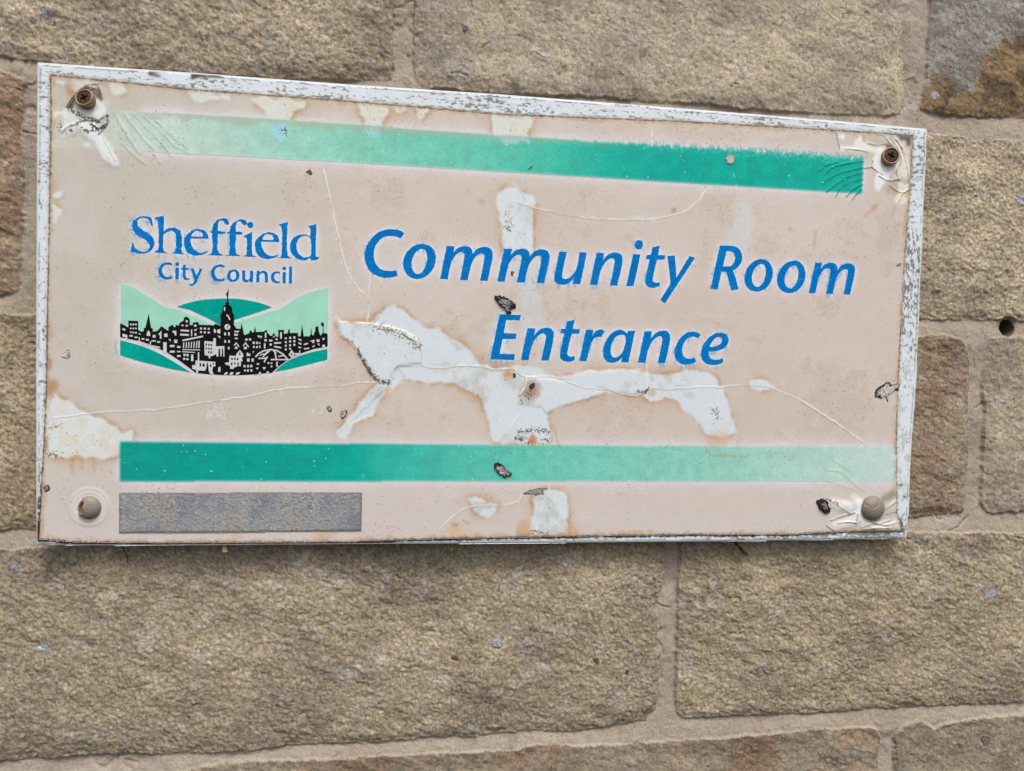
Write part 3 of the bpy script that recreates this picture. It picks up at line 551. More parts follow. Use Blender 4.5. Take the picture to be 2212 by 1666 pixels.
wr("990,850 1000,900 1015,960|1180,1090 1230,1080|1250,870 1300,880 1340,930|1340,890 1390,960 1410,1050 1380,1110 1400,1170|1230,1040 1225,1080 1290,1130", 'C', .5, .3, .7, (90, 80, 66))
blot("940,1565 1000,1575 1080,1600 1110,1650 1060,1660 1000,1640 960,1610", 'G', rgb(212, 212, 205), .9, 1, .4, .6)
blot("1120,1570 1160,1560 1170,1600 1150,1660 1120,1680 1110,1620", 'G', rgb(224, 224, 226), 1, 1, .4, .3)
blot("1080,1545 1120,1530 1150,1560 1100,1575", 'G', rgb(214, 210, 200), .9)
blot("1280,1560 1370,1500 1380,1560 1320,1600 1295,1610", 'G', rgb(120, 112, 104), .6, 2)
blot("950,70 1060,30 1130,10 1130,70 1050,90 990,100", 'J', rgb(214, 216, 216), .9, 1, .4, .5)
blot("1110,-10 1150,-20 1140,60 1125,85", 'J', rgb(212, 214, 216), .8, 1, .3, .3)
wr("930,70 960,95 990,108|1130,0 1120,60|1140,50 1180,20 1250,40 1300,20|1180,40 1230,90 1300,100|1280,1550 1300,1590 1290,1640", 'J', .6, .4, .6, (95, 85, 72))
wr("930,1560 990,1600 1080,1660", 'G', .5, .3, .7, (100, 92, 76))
for cx, cy, r in ((193, 1095, 34), (193, 1095, 42)):
    c = sg([(cx, cy), (cx + r, cy)]); q = np.hypot(U - c[0, 0], V - c[0, 1]); R = c[1, 0] - c[0, 0]; hgt = hgt + .22 * np.exp(-((q - R) / 1.0) ** 2)
blot("1140,20 1230,70 1330,60 1400,30 1410,95 1290,108 1150,100", 'J', rgb(206, 206, 202), .85, 1, .6, .7)
blot("1290,1600 1380,1570 1382,1660 1300,1660", 'G', rgb(196, 192, 184), .8, 2, .6, .5)
blot("1000,-40 1080,-10 1150,-60 1100,-80 1040,-70", 'J', rgb(206, 207, 202), .8, 2, .6, .5)
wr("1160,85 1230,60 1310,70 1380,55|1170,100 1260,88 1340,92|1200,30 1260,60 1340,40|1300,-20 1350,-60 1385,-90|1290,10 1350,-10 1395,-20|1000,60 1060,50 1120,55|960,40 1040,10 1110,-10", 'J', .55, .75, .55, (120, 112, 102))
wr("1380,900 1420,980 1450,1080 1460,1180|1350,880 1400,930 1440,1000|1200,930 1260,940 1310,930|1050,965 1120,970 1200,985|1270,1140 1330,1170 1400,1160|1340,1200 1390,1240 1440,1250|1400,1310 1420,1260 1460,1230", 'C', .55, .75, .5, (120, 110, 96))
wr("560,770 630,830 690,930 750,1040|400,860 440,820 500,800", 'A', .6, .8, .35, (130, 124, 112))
c193 = sg([(193, 1095), (225, 1095)]); q = np.hypot(U - c193[0, 0], V - c193[0, 1]); mixc(col, sstep(14, 7, q) * .5, rgb(214, 209, 204))
# dark dirt caught along lifted edges
def specks(line, tile, w, dens, c=(84, 74, 64), scale=.9):
    p, cc = parse(line); d = G.dist(sg(p, tile), w * 2.2)
    mixc(col, sstep(.0, .22, fbm(U, V, scale, 2, 91) + dens - 1.25 * d / w) * .85, rgb(*c))
specks("110,610 150,690 200,765 240,800 310,815", 'F', 1.8, .75); specks("100,600 60,540", 'F', 1.4, .1)
specks("200,450 330,480 430,520 500,580", 'F', 4.5, .25, (120, 108, 90)); specks("1150,1135 1240,1120 1340,1135", 'F', 2.5, .5); specks("1130,1170 1210,1200", 'F', 4, .05); specks("1280,1190 1340,1190", 'F', 3, .0)  # first line also paints the shading inside the curved lifted edge
specks("1160,900 1165,950", 'F', 2, .5, (120, 112, 100)); specks("1230,850 1210,900", 'F', 4, .2, (110, 80, 55)); specks("310,1280 390,1280", 'E', 4, .1, (100, 75, 40)); specks("330,1100 370,1090", 'E', 3, .1, (130, 95, 50))
specks("200,1000 225,1050", 'G', 4.5, .35, (140, 136, 130)); specks("1910,870 1970,880 1990,855", 'F', 1.3, .6, (80, 70, 58)); specks("450,700 530,760 640,790", 'A', 2.2, .45); specks("500,810 570,860 660,830", 'A', 2.0, .3); specks("400,840 480,850", 'A', 6, -.1)
specks("230,1060 250,1000", 'I', 3, -.1); specks("1200,130 1260,110 1330,130", 'I', 3, .1, (90, 80, 70)); specks("1080,1400 1080,1480", 'B', 5, -.05, (110, 85, 60)); specks("1820,830 1840,860", 'A', 4, -.05)
specks("600,810 640,850 690,800 700,750", 'A', 1.6, .8, (50, 42, 36)); specks("940,1560 1000,1600", 'G', 2, .1)
# grime along the sheet's edge
fe = G.dist(FACE, 6, True)
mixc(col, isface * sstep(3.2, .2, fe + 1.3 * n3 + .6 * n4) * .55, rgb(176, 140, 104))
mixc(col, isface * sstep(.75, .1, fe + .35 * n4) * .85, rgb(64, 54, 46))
smallspk = sstep(1.0, 1.2, fbm(U, V, .7, 2, 95) + .18 * n2 - .22); mixc(col, isface * smallspk * .75, rgb(95, 70, 52))
facecol = np.clip(col, 0, 1)
flat = 1 - np.clip(blur(inkmask | emb, 4) * 1.6, 0, 1)
hgt = hgt * (.12 + .88 * flat)

# ---- dirty white border of the board
bcol = np.zeros(U.shape + (3,)); bcol[:] = rgb(207, 215, 221)
horiz = (V < 70) | (V > 285)
su = np.where(horiz, U * .45, U); sv = np.where(horiz, V, V * .45)
bd = .45 * fbm(U, V, 40, 3, 105) + fbm(su, sv, .9, 3, 101) + .55 * fbm(su * .25, sv, 1.4, 3, 102) + .35 * n2
fo = G.dist(FACE, 12, True); bo = G.dist(BOARD, 12, True)
mixc(bcol, sstep(.66, 1.15, bd + .40 * sstep(4, 0, fo) - .3 * sstep(2.0, 0, bo)) * .75, rgb(76, 72, 70))
mixc(bcol, sstep(-.1, .9, bd - .1 + .3 * sstep(4, 0, fo)) * .26, rgb(150, 146, 142))
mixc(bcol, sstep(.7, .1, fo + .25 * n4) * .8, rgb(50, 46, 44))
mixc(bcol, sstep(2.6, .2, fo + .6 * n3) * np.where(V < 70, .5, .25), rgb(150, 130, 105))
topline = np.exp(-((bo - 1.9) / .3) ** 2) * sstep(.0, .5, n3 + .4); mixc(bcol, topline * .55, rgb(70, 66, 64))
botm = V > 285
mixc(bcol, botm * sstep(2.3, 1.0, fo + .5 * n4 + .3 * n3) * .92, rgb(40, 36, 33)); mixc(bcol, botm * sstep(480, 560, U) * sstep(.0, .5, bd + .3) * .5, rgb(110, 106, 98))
mixc(bcol, (U > 575) * sstep(.3, .8, fbm(U, V, 5, 3, 103) + .4 * n4) * .35 * sstep(110, 200, V), rgb(140, 146, 120))
mixc(bcol, blur(G.fill(sg("1230,478 1440,486 1430,503 1370,498 1300,500 1235,515", 'A')), 1) * .95, rgb(58, 44, 36))
mixc(bcol, blur(G.fill(sg("960,465 1045,470 1045,498 965,490", 'A')), 1) * .95, rgb(58, 44, 36))
cl = blur(patch("885,452 965,460 960,480 1000,478 1040,470 1240,476 1235,508 1200,515 1190,530 1140,535 1110,538 1070,520 1050,495 990,478 935,482", 'A', .35), 1); mixc(bcol, cl, rgb(206, 217, 232))
mixc(bcol, blur(patch("330,490 360,495 370,540 345,560 330,545", 'A', .5), 1) * .9, rgb(40, 36, 34)); mixc(bcol, (U < 9) * sstep(255, 268, V + 3 * n3) * sstep(-.1, .5, bd) * .8, rgb(45, 42, 40))
boardcol = np.clip(bcol, 0, 1)
bh = np.where(bo < 1.6, -(1.6 - bo) ** 2 * .35, 0) + .06 * n3

# ------------------------------------------------------------------ wall
print('wall fields')
WG = Grid(-150, 850, -200, 640, .74)
wu_, wv_ = WG.U, WG.V
ST = [  # outline (photo px), main colour, second colour, third colour, label
 ("-450,-420 835,-420 848,0 847,140 838,165 737,170 567,163 417,153 267,147 80,128 0,117 -450,75", (130, 114, 92), (112, 97, 78), (148, 131, 106), 'long tan block along the top left edge of the photo'),
 ("895,-420 897,167 914,183 1037,197 1137,200 1237,203 1337,210 1475,218 1575,227 1708,237 1808,242 1941,245 1955,228 1950,0 1945,-420", (140, 125, 103), (120, 106, 88), (156, 138, 108), 'widest tan block above the middle of the sign'),
 ("2005,-420 2015,0 2008,167 1990,232 2041,243 2108,250 2212,248 2800,260 2800,-420", (112, 103, 89), (101, 92, 79), (122, 112, 97), 'grey and rust-brown block in the top right corner'),
 ("-450,120 0,157 50,172 45,220 40,267 43,433 38,553 37,628 0,636 -450,620", (122, 101, 80), (108, 90, 72), (132, 112, 90), 'reddish brown block left of the upper half of the sign'),
 ("1900,280 2008,289 2084,294 2098,305 2141,301 2212,305 2800,330 2800,700 2212,691 1985,688 1900,688", (138, 121, 97), (122, 107, 86), (152, 134, 106), 'yellowish block right of the upper half of the sign'),
 ("1900,726 1988,728 2058,726 2084,738 2099,760 2098,855 2095,988 2085,1106 1975,1118 1900,1120", (122, 105, 84), (108, 92, 74), (134, 116, 93), 'narrow reddish brown block beside the lower right of the sign'),
 ("2140,732 2131,822 2135,888 2130,1000 2124,1090 2140,1108 2212,1106 2800,1085 2800,735 2212,727", (134, 118, 96), (118, 104, 86), (146, 130, 105), 'tan block at the right edge with a pale chip'),
 ("-450,690 0,681 150,681 150,1143 77,1144 0,1147 -450,1160", (124, 107, 83), (106, 92, 73), (142, 124, 97), 'tan block left of the lower half of the sign'),
 ("-450,1205 0,1190 75,1187 1441,1150 1434,1250 1417,1310 1424,1360 1417,1410 1426,1460 1420,1527 1397,1557 1304,1574 1237,1584 1131,1580 1037,1591 871,1601 737,1611 633,1611 533,1624 400,1631 267,1629 133,1637 0,1647 -450,1690", (123, 108, 86), (104, 92, 75), (140, 124, 98), 'largest block, below the left half of the sign'),
 ("1473,1140 1467,1344 1462,1530 1475,1554 1641,1547 1808,1541 1908,1532 2041,1524 2212,1517 2800,1480 2800,1130 2212,1155 2141,1151 2075,1154 1961,1152", (128, 112, 88), (110, 97, 78), (142, 126, 99), 'tan block below the right half of the sign'),
 ("-450,1760 300,1690 444,1657 583,1645 737,1645 820,1637 971,1630 1117,1624 1171,1611 1254,1614 1337,1611 1475,1604 1608,1594 1708,1584 1808,1577 1858,1574 1891,1577 1904,1594 1903,1700 1900,2300 -450,2300", (114, 99, 80), (99, 84, 67), (124, 108, 89), 'dark reddish block cut off by the bottom edge'),
 ("1941,1700 1938,1594 1958,1567 1995,1561 2021,1577 2041,1567 2108,1554 2212,1547 2800,1505 2800,2300 1935,2300", (120, 106, 86), (102, 88, 70), (130, 112, 84), 'rust-flecked block in the bottom right corner')]
best = np.full(wu_.shape, .42, np.float32); sid = np.full(wu_.shape, -1, np.int8)
jag = .16 * fbm(wu_, wv_, 9, 3, 201) + .15 * fbm(wu_, wv_, 3, 3, 202)
for k, s in enumerate(ST):
    m = blur(WG.fill(wl(s[0])), 1.4) + jag
    up = m > best; sid[up] = k; best[up] = m[up]
hc = wl("2183,707 2200,707"); hq = np.hypot(wu_ - hc[0, 0], wv_ - hc[0, 1]) / (hc[1, 0] - hc[0, 0]); sid[hq < 1.2] = -1
M = (sid >= 0)
b1 = blur(M, 1.4); b2 = blur(M, 6); b3 = blur(M, 14)
N1 = fbm(wu_, wv_, 85, 3, 210); N2 = fbm(wu_, wv_, 24, 4, 211); N3 = fbm(wu_, wv_, 7, 4, 212); N4 = fbm(wu_, wv_, 2.2, 3, 213)
ru = wu_ * .94 + wv_ * .34; rv = -wu_ * .34 + wv_ * .94
tq = (fbm(ru * .5, rv, 9, 4, 220) + .5 * N2) * 3.2; tf = tq - np.floor(tq)
terr = (np.floor(tq) + sstep(0, .32, tf)) / 3.2
tq2 = fbm(ru * .55, rv, 3.4, 3, 221) * 2.6; terr2 = (np.floor(tq2) + sstep(0, .4, tq2 - np.floor(tq2))) / 2.6
pit = sstep(.75, 1.2, fbm(wu_, wv_, 3.0, 2, 222))
shv = int(round(4 / WG.g)); topn = np.clip((np.roll(b2, -shv, 0) - np.roll(b2, shv, 0)) * 2.2, 0, 1)
facs = np.random.default_rng(5).uniform(.55, 1.35, (16, 3)); fac = [blur(facs[:, i][sid], 2) for i in range(3)]
hst = 1.9 * N1 * (.25 + .75 * sstep(.6, 1, b3)) + .7 * N2 * fac[2] + .45 * terr * fac[0] + .20 * terr2 * fac[0] + .14 * N3 + (.17 * N4 + .22 * fbm(wu_ * .8, wv_, 1.1, 2, 215)) * fac[1] - .5 * pit - (1 - topn) * (1.3 * (1 - sstep(.5, 1, b2)) + .6 * (1 - sstep(.55, 1, b3)))
CRK = ["J:1920,310 1930,390 1960,410 2000,440", "J:300,600 330,660 380,700 400,800", "J:480,880 520,900 560,890", "J:1000,950 1070,985 1060,1000", "J:540,690 560,655 600,650", "H:770,470 800,500 765,560 770,640", "H:1290,490 1320,550 1380,580", "H:1030,1370 1120,1450 1180,1540", "A:900,130 940,150 960,90", "B:910,310 960,275|", "B:890,500 960,495", "B:1240,330 1320,380", "B:700,480 760,470 810,490", "C:320,540 360,550", "E:0,700 60,640 50,600", "G:1740,520 1810,530 1830,560", "C:1405,130 1415,200 1405,260 1415,480", "J:1420,1420 1390,1500 1400,1600 1410,1680", "J:1660,1390 1740,1340 1900,1340", "I:2030,420 2045,600 2060,680", "J:700,650 730,670", "J:2100,120 2130,150 2200,160", "J:1740,180 1745,290"]
for s in CRK:
    t, q_ = s.replace('|', '').split(':'); p = parse(q_)[0]; d = WG.dist(wl(p, t), 4) + .25 * N4
    hst = hst - 1.5 * np.exp(-(np.clip(d + .35 * N3, 0, 9) / .6) ** 2) * np.clip(.6 + N3, 0, 1) + .5 * sstep(3, 1, d)
shv = int(round(4 / WG.g)); upm = np.roll(b2, shv, 0); dnm = np.roll(b2, -shv, 0)
hm = -2.3 - 2.4 * np.clip(upm - dnm * .8, -.5, 1) + .45 * fbm(wu_, wv_, 16, 3, 230) + .28 * N3 + .16 * N4 + .12 * fbm(wu_, wv_, 1.1, 2, 231) - 1.1 * sstep(.10, .02, np.abs(fbm(wu_, wv_, 38, 3, 232))) * sstep(.25, .6, fbm(wu_, wv_, 30, 2, 233))
sh7 = int(round(7 / WG.g)); lr = .5 * (np.roll(b2, sh7, 1) + np.roll(b2, -sh7, 1)); ud = np.maximum(upm, dnm)
hm = hm - 2.0 * sstep(.25, .6, lr) * (1 - sstep(.25, .55, ud - lr + .3))
hm = hm - 1.2 * sstep(1.35, 1.0, hq)
e = sstep(.14, .60, b1 + .10 * N4) * sstep(1.0, 1.3, hq)
wh = hm * (1 - e) + hst * e
WY = 13.5 - wh
WY = np.maximum(WY, np.where((wu_ > -1) & (wu_ < 601) & (wv_ > -1) & (wv_ < 301), 6.6, -9))
# colours
wc = np.zeros(wu_.shape + (3,)); wc[:] = rgb(150, 134, 116)
mixc(wc, .5 + .6 * N2, rgb(141, 125, 107)); mixc(wc, sstep(.2, 1, N1 + .4 * N3) * .5, rgb(158, 143, 127)); mixc(wc, sstep(.6, 1.2, N3 - .3 * N2) * .35, rgb(120, 106, 90))
n5 = fbm(wu_, wv_, 42, 4, 240); n6 = fbm(wu_, wv_, 13, 4, 241); n7 = fbm(wu_, wv_, 1.7, 2, 242)
for k, s in enumerate(ST):
    mk_ = (sid == k)[..., None]; c = np.zeros_like(wc); c[:] = rgb(*s[1])
    mixc(c, sstep(-.1, 1.2, n5 + .5 * n6) * .7, rgb(*s[2])); mixc(c, sstep(-.1, 1.2, -n5 + .5 * n6) * .7, rgb(*s[3]))
    mixc(c, sstep(.5, 1.3, n6 + .5 * N3) * .35, rgb(146, 135, 126))
    if k == 2:
        b = WG.warp(blur(WG.fill(wl("1600,520 1680,485 1770,560 1800,580 1880,560 1900,510 1940,470 1950,390 2000,320 2100,270 2212,225 2400,200 2400,800 1500,780", 'C')), 3), 3 * N3, 3 * N3)
        mixc(c, b, rgb(112, 90, 62)); mixc(c, b * sstep(-.1, .8, n6 + .4 * N3), rgb(82, 66, 49)); mixc(c, (1 - b) * sstep(0, 1, n6 + N3 * .4) * .7, rgb(108, 97, 85)); mixc(c, (1 - b) * sstep(.2, 1, -n6) * .6, rgb(134, 126, 116))
    if k in (3, 5, 10): mixc(c, sstep(.2, 1, n5 + .3 * N3) * .32, rgb(112, 78, 54))
    if k == 3:
        mixc(c, sstep(300, 330, wv_ * 0 + 300) * 0, rgb(0, 0, 0))
    if k in (10, 11): mixc(c, sstep(.45, 1.1, n6 - .3 * n5) * .3, rgb(122, 88, 56))
    wc = np.where(mk_, c, wc)
grain = (1 + .11 * fac[1] * fbm(wu_, wv_, 1.05, 2, 242) + .09 * n7); wc *= np.where(M, grain, 1 + .02 * n7)[..., None]
mixc(wc, M * sstep(.95, 1.25, fbm(wu_, wv_, 2.2, 2, 244)) * .5, rgb(66, 58, 48)); mixc(wc, M * sstep(1.05, 1.3, fbm(wu_, wv_, 1.5, 2, 245)) * .4, rgb(168, 155, 136))
mixc(wc, M * sstep(.9, 1.2, fbm(wu_, wv_, 5, 3, 246)) * .4, rgb(134, 136, 134))
# white paint dribbles below the sign, damp moss line under it
for x, y, x1, y1 in ((90, 500, 95, 600), (170, 560, 185, 600), (10, 540, 5, 580), (235, 530, 245, 570), (180, 430, 200, 470), (1900, 350, 1990, 260)):
    d = WG.dist(wl([(x, y), (x1, y1)], 'J' if x < 1000 else 'H'), 6); mixc(wc, sstep(3.5, .3, d + 1.4 * N3 + .8 * N4) * .4, rgb(164, 158, 152))
wc = np.clip(wc * np.where(M[..., None], np.array([1.18, 1.225, 1.31]), np.array([1.13, 1.17, 1.225])), 0, 1)

# ------------------------------------------------------------------ build: the wall
print('build')
wall = thing('stone_wall', (.3, .0135, Z0 - .6), 'tan rough-faced stone wall with recessed cement joints behind the sign', 'wall')
keep = ~((wu_ > 22) & (wu_ < 578) & (wv_ > 22) & (wv_ < 278))
keep &= ~(hq < 1.0)
mor = link('mortar', grid_mesh('mortar', WG, keep & (sid < 0), WY, wc), MAT_MORTAR, wall, 'grey-brown recessed mortar between the stone blocks')
th_ = np.linspace(0, 2 * np.pi, 41)[:-1]; hr = (hc[1, 0] - hc[0, 0]) * 1.04
ringp = hc[0] + hr * np.stack([np.cos(th_), np.sin(th_)], 1)
hco = np.vstack([P3(ringp, y) for y in (WG.sample(WY, ringp) - .1, 22., 45., 70.)] + [P3(hc[:1], 70.)]); hfa = []
for k in range(3):
    for i in range(40): hfa.append([k * 40 + i, k * 40 + (i + 1) % 40, (k + 1) * 40 + (i + 1) % 40, (k + 1) * 40 + i])
hfa += [[120 + i, 120 + (i + 1) % 40, 160, 160] for i in range(40)]
hm_ = bpy.data.meshes.new('drilled_hole'); hm_.from_pydata([tuple(p) for p in hco], [], [list(dict.fromkeys(f)) for f in hfa]); hm_.update()
hat = hm_.color_attributes.new('Col', 'FLOAT_COLOR', 'POINT'); hat.data.foreach_set('color', np.tile(np.r_[lin(rgb(120, 104, 88)), 1].astype(np.float32), len(hco)))
link('drilled_hole', hm_, MAT_MORTAR, mor, 'round drilled hole in the joint at the right edge')
for k, s in enumerate(ST):
    link('stone_block', grid_mesh('stone_block', WG, keep & (sid == k), WY, wc), MAT_STONE, wall, s[4])
# the rest of the wall beyond the picture, coarser
OG = Grid(-1300, 1900, -1100, 1500, 7)
ou, ov = OG.U, OG.V
row = np.floor((ov + 160) / 152); fr = (ov + 160) / 152 - row; rw = 300 + 90 * np.sin(row * 2.3)
cx_ = (ou + 137 * row) / rw; fx = cx_ - np.floor(cx_)
om = ((fr > .08) & (fx > 12 / rw)); ob = blur(om, 1)
oh = (-5) * (1 - ob) + ob * (2.5 * fbm(ou, ov, 80, 3, 301) + 1.6 * fbm(ou, ov, 20, 3, 302))
oc = np.zeros(ou.shape + (3,)); oc[:] = rgb(142, 127, 110); idn = _tab[(row.astype(int) * 7) & 511, (np.floor(cx_).astype(int) * 13) & 511]
oc2 = np.zeros_like(oc); oc2[:] = rgb(128, 113, 92); mixc(oc2, idn * .8, rgb(114, 96, 74)); mixc(oc2, sstep(0, 1, fbm(ou, ov, 30, 4, 303)) * .6, rgb(146, 130, 106)); oc2 *= 1.18; oc *= 1.1
oc = np.where(om[..., None], oc2, oc)
okeep = (ou < -150) | (ou > 843) | (ov < -200) | (ov > 633)
link('surrounding_masonry', grid_mesh('surrounding_masonry', OG, okeep, 13.5 - oh, oc), MAT_STONE, wall)
bp = P3([(0, 0), (0, 300), (600, 300), (600, 0)], 24.0)
link('back_plate', mesh_np('back_plate', bp, [[0, 1, 2, 3]], np.tile(rgb(140, 125, 107), (4, 1))), MAT_MORTAR, wall)  # plate added behind the sign, keeps sky light from leaking through

# ------------------------------------------------------------------ build: the sign
sign = thing('council_sign', (.3, .0, Z0 - .3), 'weathered cream sign board with blue lettering, green stripes and peeling film', 'sign')
SY = 0.0
def tess(loops, y, name):
    vl = [[Vector((p[0], p[1], 0)) for p in lp] for lp in loops]
    tri = tessellate_polygon(vl); uv = np.vstack(loops)
    tri = np.array(tri)
    a, b, c = uv[tri[:, 0]], uv[tri[:, 1]], uv[tri[:, 2]]
    cr = (b[:, 0] - a[:, 0]) * (c[:, 1] - a[:, 1]) - (b[:, 1] - a[:, 1]) * (c[:, 0] - a[:, 0])
    tri[cr > 0] = tri[cr > 0][:, ::-1]
    return uv, tri[np.abs(cr) > 1e-7]
def dense(lp, st=.45):
    q = np.vstack([lp, lp[:1]]); L_ = np.r_[0, np.cumsum(np.hypot(*np.diff(q, axis=0).T))]; l_ = np.unique(np.r_[np.arange(0, L_[-1], st), L_[:-1]])
    return np.stack([np.interp(l_, L_, q[:, 0]), np.interp(l_, L_, q[:, 1])], 1)
def flat_part(name, shapes, lift, mat, parent, label=None, rough=1.):
    co, fa, off = [], [], 0
    for lp in shapes:
        if mat is MAT_BLUE: lp = [dense(q) for q in lp]
        uv, tri = tess(lp, 0, name)
        if mat is MAT_BLUE:
            uv = uv + .16 * rough * np.stack([fbm(uv[:, 0], uv[:, 1], .8, 2, 701), fbm(uv[:, 0], uv[:, 1], .8, 2, 702)], 1)
        y = -0.4 - G.sample(hgt, uv) - lift
        co.append(P3(uv, y)); fa.append(tri + off); off += len(uv)
    return link(name, mesh_np(name, np.vstack(co), np.vstack(fa), None, False), mat, parent, label)
# board: slab with the dirty white border on its front
brd = isboard & ~isface
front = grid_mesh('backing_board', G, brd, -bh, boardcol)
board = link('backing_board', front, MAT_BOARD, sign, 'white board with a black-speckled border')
n = len(BOARD)
ring = [P3(BOARD, y) for y in (.55, 1.0, 4.6, 5.0)]
ins = BOARD + (np.array([300, 150]) - BOARD) * .004
ring.insert(0, P3(ins, .25)); ring.append(P3(ins, 5.2))
co = np.vstack(ring); fa = []
for k in range(len(ring) - 1):
    for i in range(n):
        j = (i + 1) % n; fa.append([k * n + i, (k + 1) * n + i, (k + 1) * n + j, k * n + j][::-1])
link('board_edge', mesh_np('board_edge', co, fa, np.tile(rgb(196, 199, 202), (len(co), 1)), False), MAT_BOARD, board)
uvb, trib = tess([ins], 0, 'x')
link('board_back', mesh_np('board_back', P3(uvb, 5.2), trib[:, ::-1], np.tile(rgb(170, 168, 165), (len(uvb), 1)), False), MAT_BOARD, board)
uvc, tric = tess([FACE + (np.array([300, 150]) - FACE) * -.006], 0, 'x')
link('board_core', mesh_np('board_core', P3(uvc, .32), tric, np.tile(rgb(150, 146, 140), (len(uvc), 1)), False), MAT_BOARD, board)
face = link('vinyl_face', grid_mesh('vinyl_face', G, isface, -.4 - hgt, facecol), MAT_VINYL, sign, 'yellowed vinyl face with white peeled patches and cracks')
for m_, lab in ((tstr & (U > 62), 'top green stripe, faded out at its left end'), (bstr, 'bottom green stripe, faded towards its right end')):
    link('green_stripe', grid_mesh('green_stripe', G, m_ & isface, -.4 - hgt - .10, facecol), MAT_STRIPE, sign, lab)
for word, lab in ((COMMUNITY_ROOM, 'blue italic words Community Room'), (ENTRANCE, 'blue italic word Entrance'), (SHEFFIELD, 'blue serif word Sheffield'), (CITY_COUNCIL, 'small blue words City Council')):
    flat_part('lettering', word, .14, MAT_BLUE, sign, lab, 1.25 if word is SHEFFIELD else .8)
skyo = flat_part('city_skyline', [[skyl]], .20, MAT_BLACK, sign, 'black city skyline emblem with a clock tower')
for mt, s in HILLS:
    flat_part('hill', [[Lp(s, True)]], .12, MAT_MINT if mt == 'mint' else MAT_TEAL, skyo, 'pale mint hill' if mt == 'mint' else 'dark green hill')
rect = lambda t: Lp("{0},{1} {2},{1} {2},{3} {0},{3}".format(*t.split(',')))
wsh = [[rect(t)] for t in WHITE_R.split()] + [[Lp(t)] for t in WHITE_P.replace('\n', '|').split('|')]
wsh.append([ell(1147, 450, 28, 28, 'L')])
bsh = [rect(t) for t in BLACK_R.split()] + [Lp("1156,430 1163,434 1148,452 1156,466 1150,470 1138,452")]
def inside(p, poly):
    x, y = p; q = np.roll(poly, -1, 0); c = (poly[:, 1] > y) != (q[:, 1] > y)
    return (np.sum(c & (x < (q[:, 0] - poly[:, 0]) * (y - poly[:, 1]) / (q[:, 1] - poly[:, 1] + 1e-12) + poly[:, 0])) % 2) == 1
for lp in wsh:
    for h_ in bsh:
        if all(inside(p, lp[0]) for p in h_): lp.append(h_)
flat_part('skyline_windows', wsh, .26, MAT_PALE, skyo)

# grey blanking strip
LB = sg("257.7,1063.5 520,1063 782,1062.5 780.5,1146.4 520,1148.8 257.7,1150.7"); lm = G.fill(LB)
lc = np.zeros_like(facecol); lc[:] = rgb(140, 142, 143)
s1 = fbm(U, V * .5, 9, 4, 401); s2 = fbm(U, V, 1.1, 3, 402)
mixc(lc, sstep(-.1, .7, s1 + .7 * s2), rgb(146, 142, 138)); mixc(lc, sstep(.1, 1.1, -s1 + .6 * s2) * .7, rgb(106, 112, 122)); mixc(lc, sstep(.75, 1.1, s2 + .3 * n3) * .7, rgb(178, 172, 164)); mixc(lc, sstep(.6, 1.1, -s2 + .4 * s1) * .45, rgb(84, 90, 100))
led = G.dist(LB, 3, True); mixc(lc, sstep(1.6, .1, led + .5 * s2) * .7, rgb(104, 94, 78))
link('blank_label', grid_mesh('blank_label', G, lm, -.4 - hgt * .3 - .35 - .12 * s2 + .06 - .2 * sstep(.0, .8, led), lc), attr_mat('weathered_foil', .5, .5, [(1200, .86, 1.14)], (900, .5, .0006)), sign, 'mottled blue-grey blank strip under the bottom stripe')

# fixings -------------------------------------------------------------
def simple(name, c, rough=.6, grains=900, metal=0., var=.25, bm=.5):
    m, nd, b = mat_base(name, rough, .4); t = noise(nd, grains, 4, .65)
    a = lin(np.array(c) / 255) * ALB; r = ramp(nd, t.outputs[0], .3, .7, tuple(a * (1 - var)) + (1,), tuple(np.minimum(a * (1 + var), .9)) + (1,))
    nd.links.new(r.outputs[0], b.inputs['Base Color']); b.inputs['Metallic'].default_value = metal; bump(nd, b, t.outputs[0], bm, .0006); return m
M_RUST = simple('rusted_steel', (62, 42, 36), .6, 900, .35, .45, .6); M_TAN = simple('yellowed_plastic', (150, 118, 86), .5, 300, 0, .2, .2)
M_GREY = simple('grey_plastic', (126, 117, 106), .5, 420, 0, .12, .25); M_INNER = simple('cap_inside', (132, 98, 62), .8, 700, 0, .4, .4)
def lathe(prof, n=48, jit=0., seed=0):
    co, fa = [], []
    for k, (r, h) in enumerate(prof):
        for i in range(n):
            a = 2 * math.pi * i / n; rr = r * (1 + jit * math.sin(3 * a + seed) + jit * .6 * math.sin(7 * a + 2 * seed)); co.append((rr * math.cos(a), rr * math.sin(a), h))
    for k in range(len(prof) - 1):
        for i in range(n):
            j = (i + 1) % n; fa.append([k * n + i, k * n + j, (k + 1) * n + j, (k + 1) * n + i])
    return np.array(co), fa
def place(co, c, tilt=(0, 0)):                       # local x right, y up, z towards viewer (mm) -> world
    R = np.array((Matrix.Rotation(tilt[0], 3, 'X') @ Matrix.Rotation(tilt[1], 3, 'Y'))); q = co @ R.T
    return np.stack([(c[0] + q[:, 0]) / 1000, -q[:, 2] / 1000, Z0 - (c[1] - q[:, 1]) / 1000], 1)
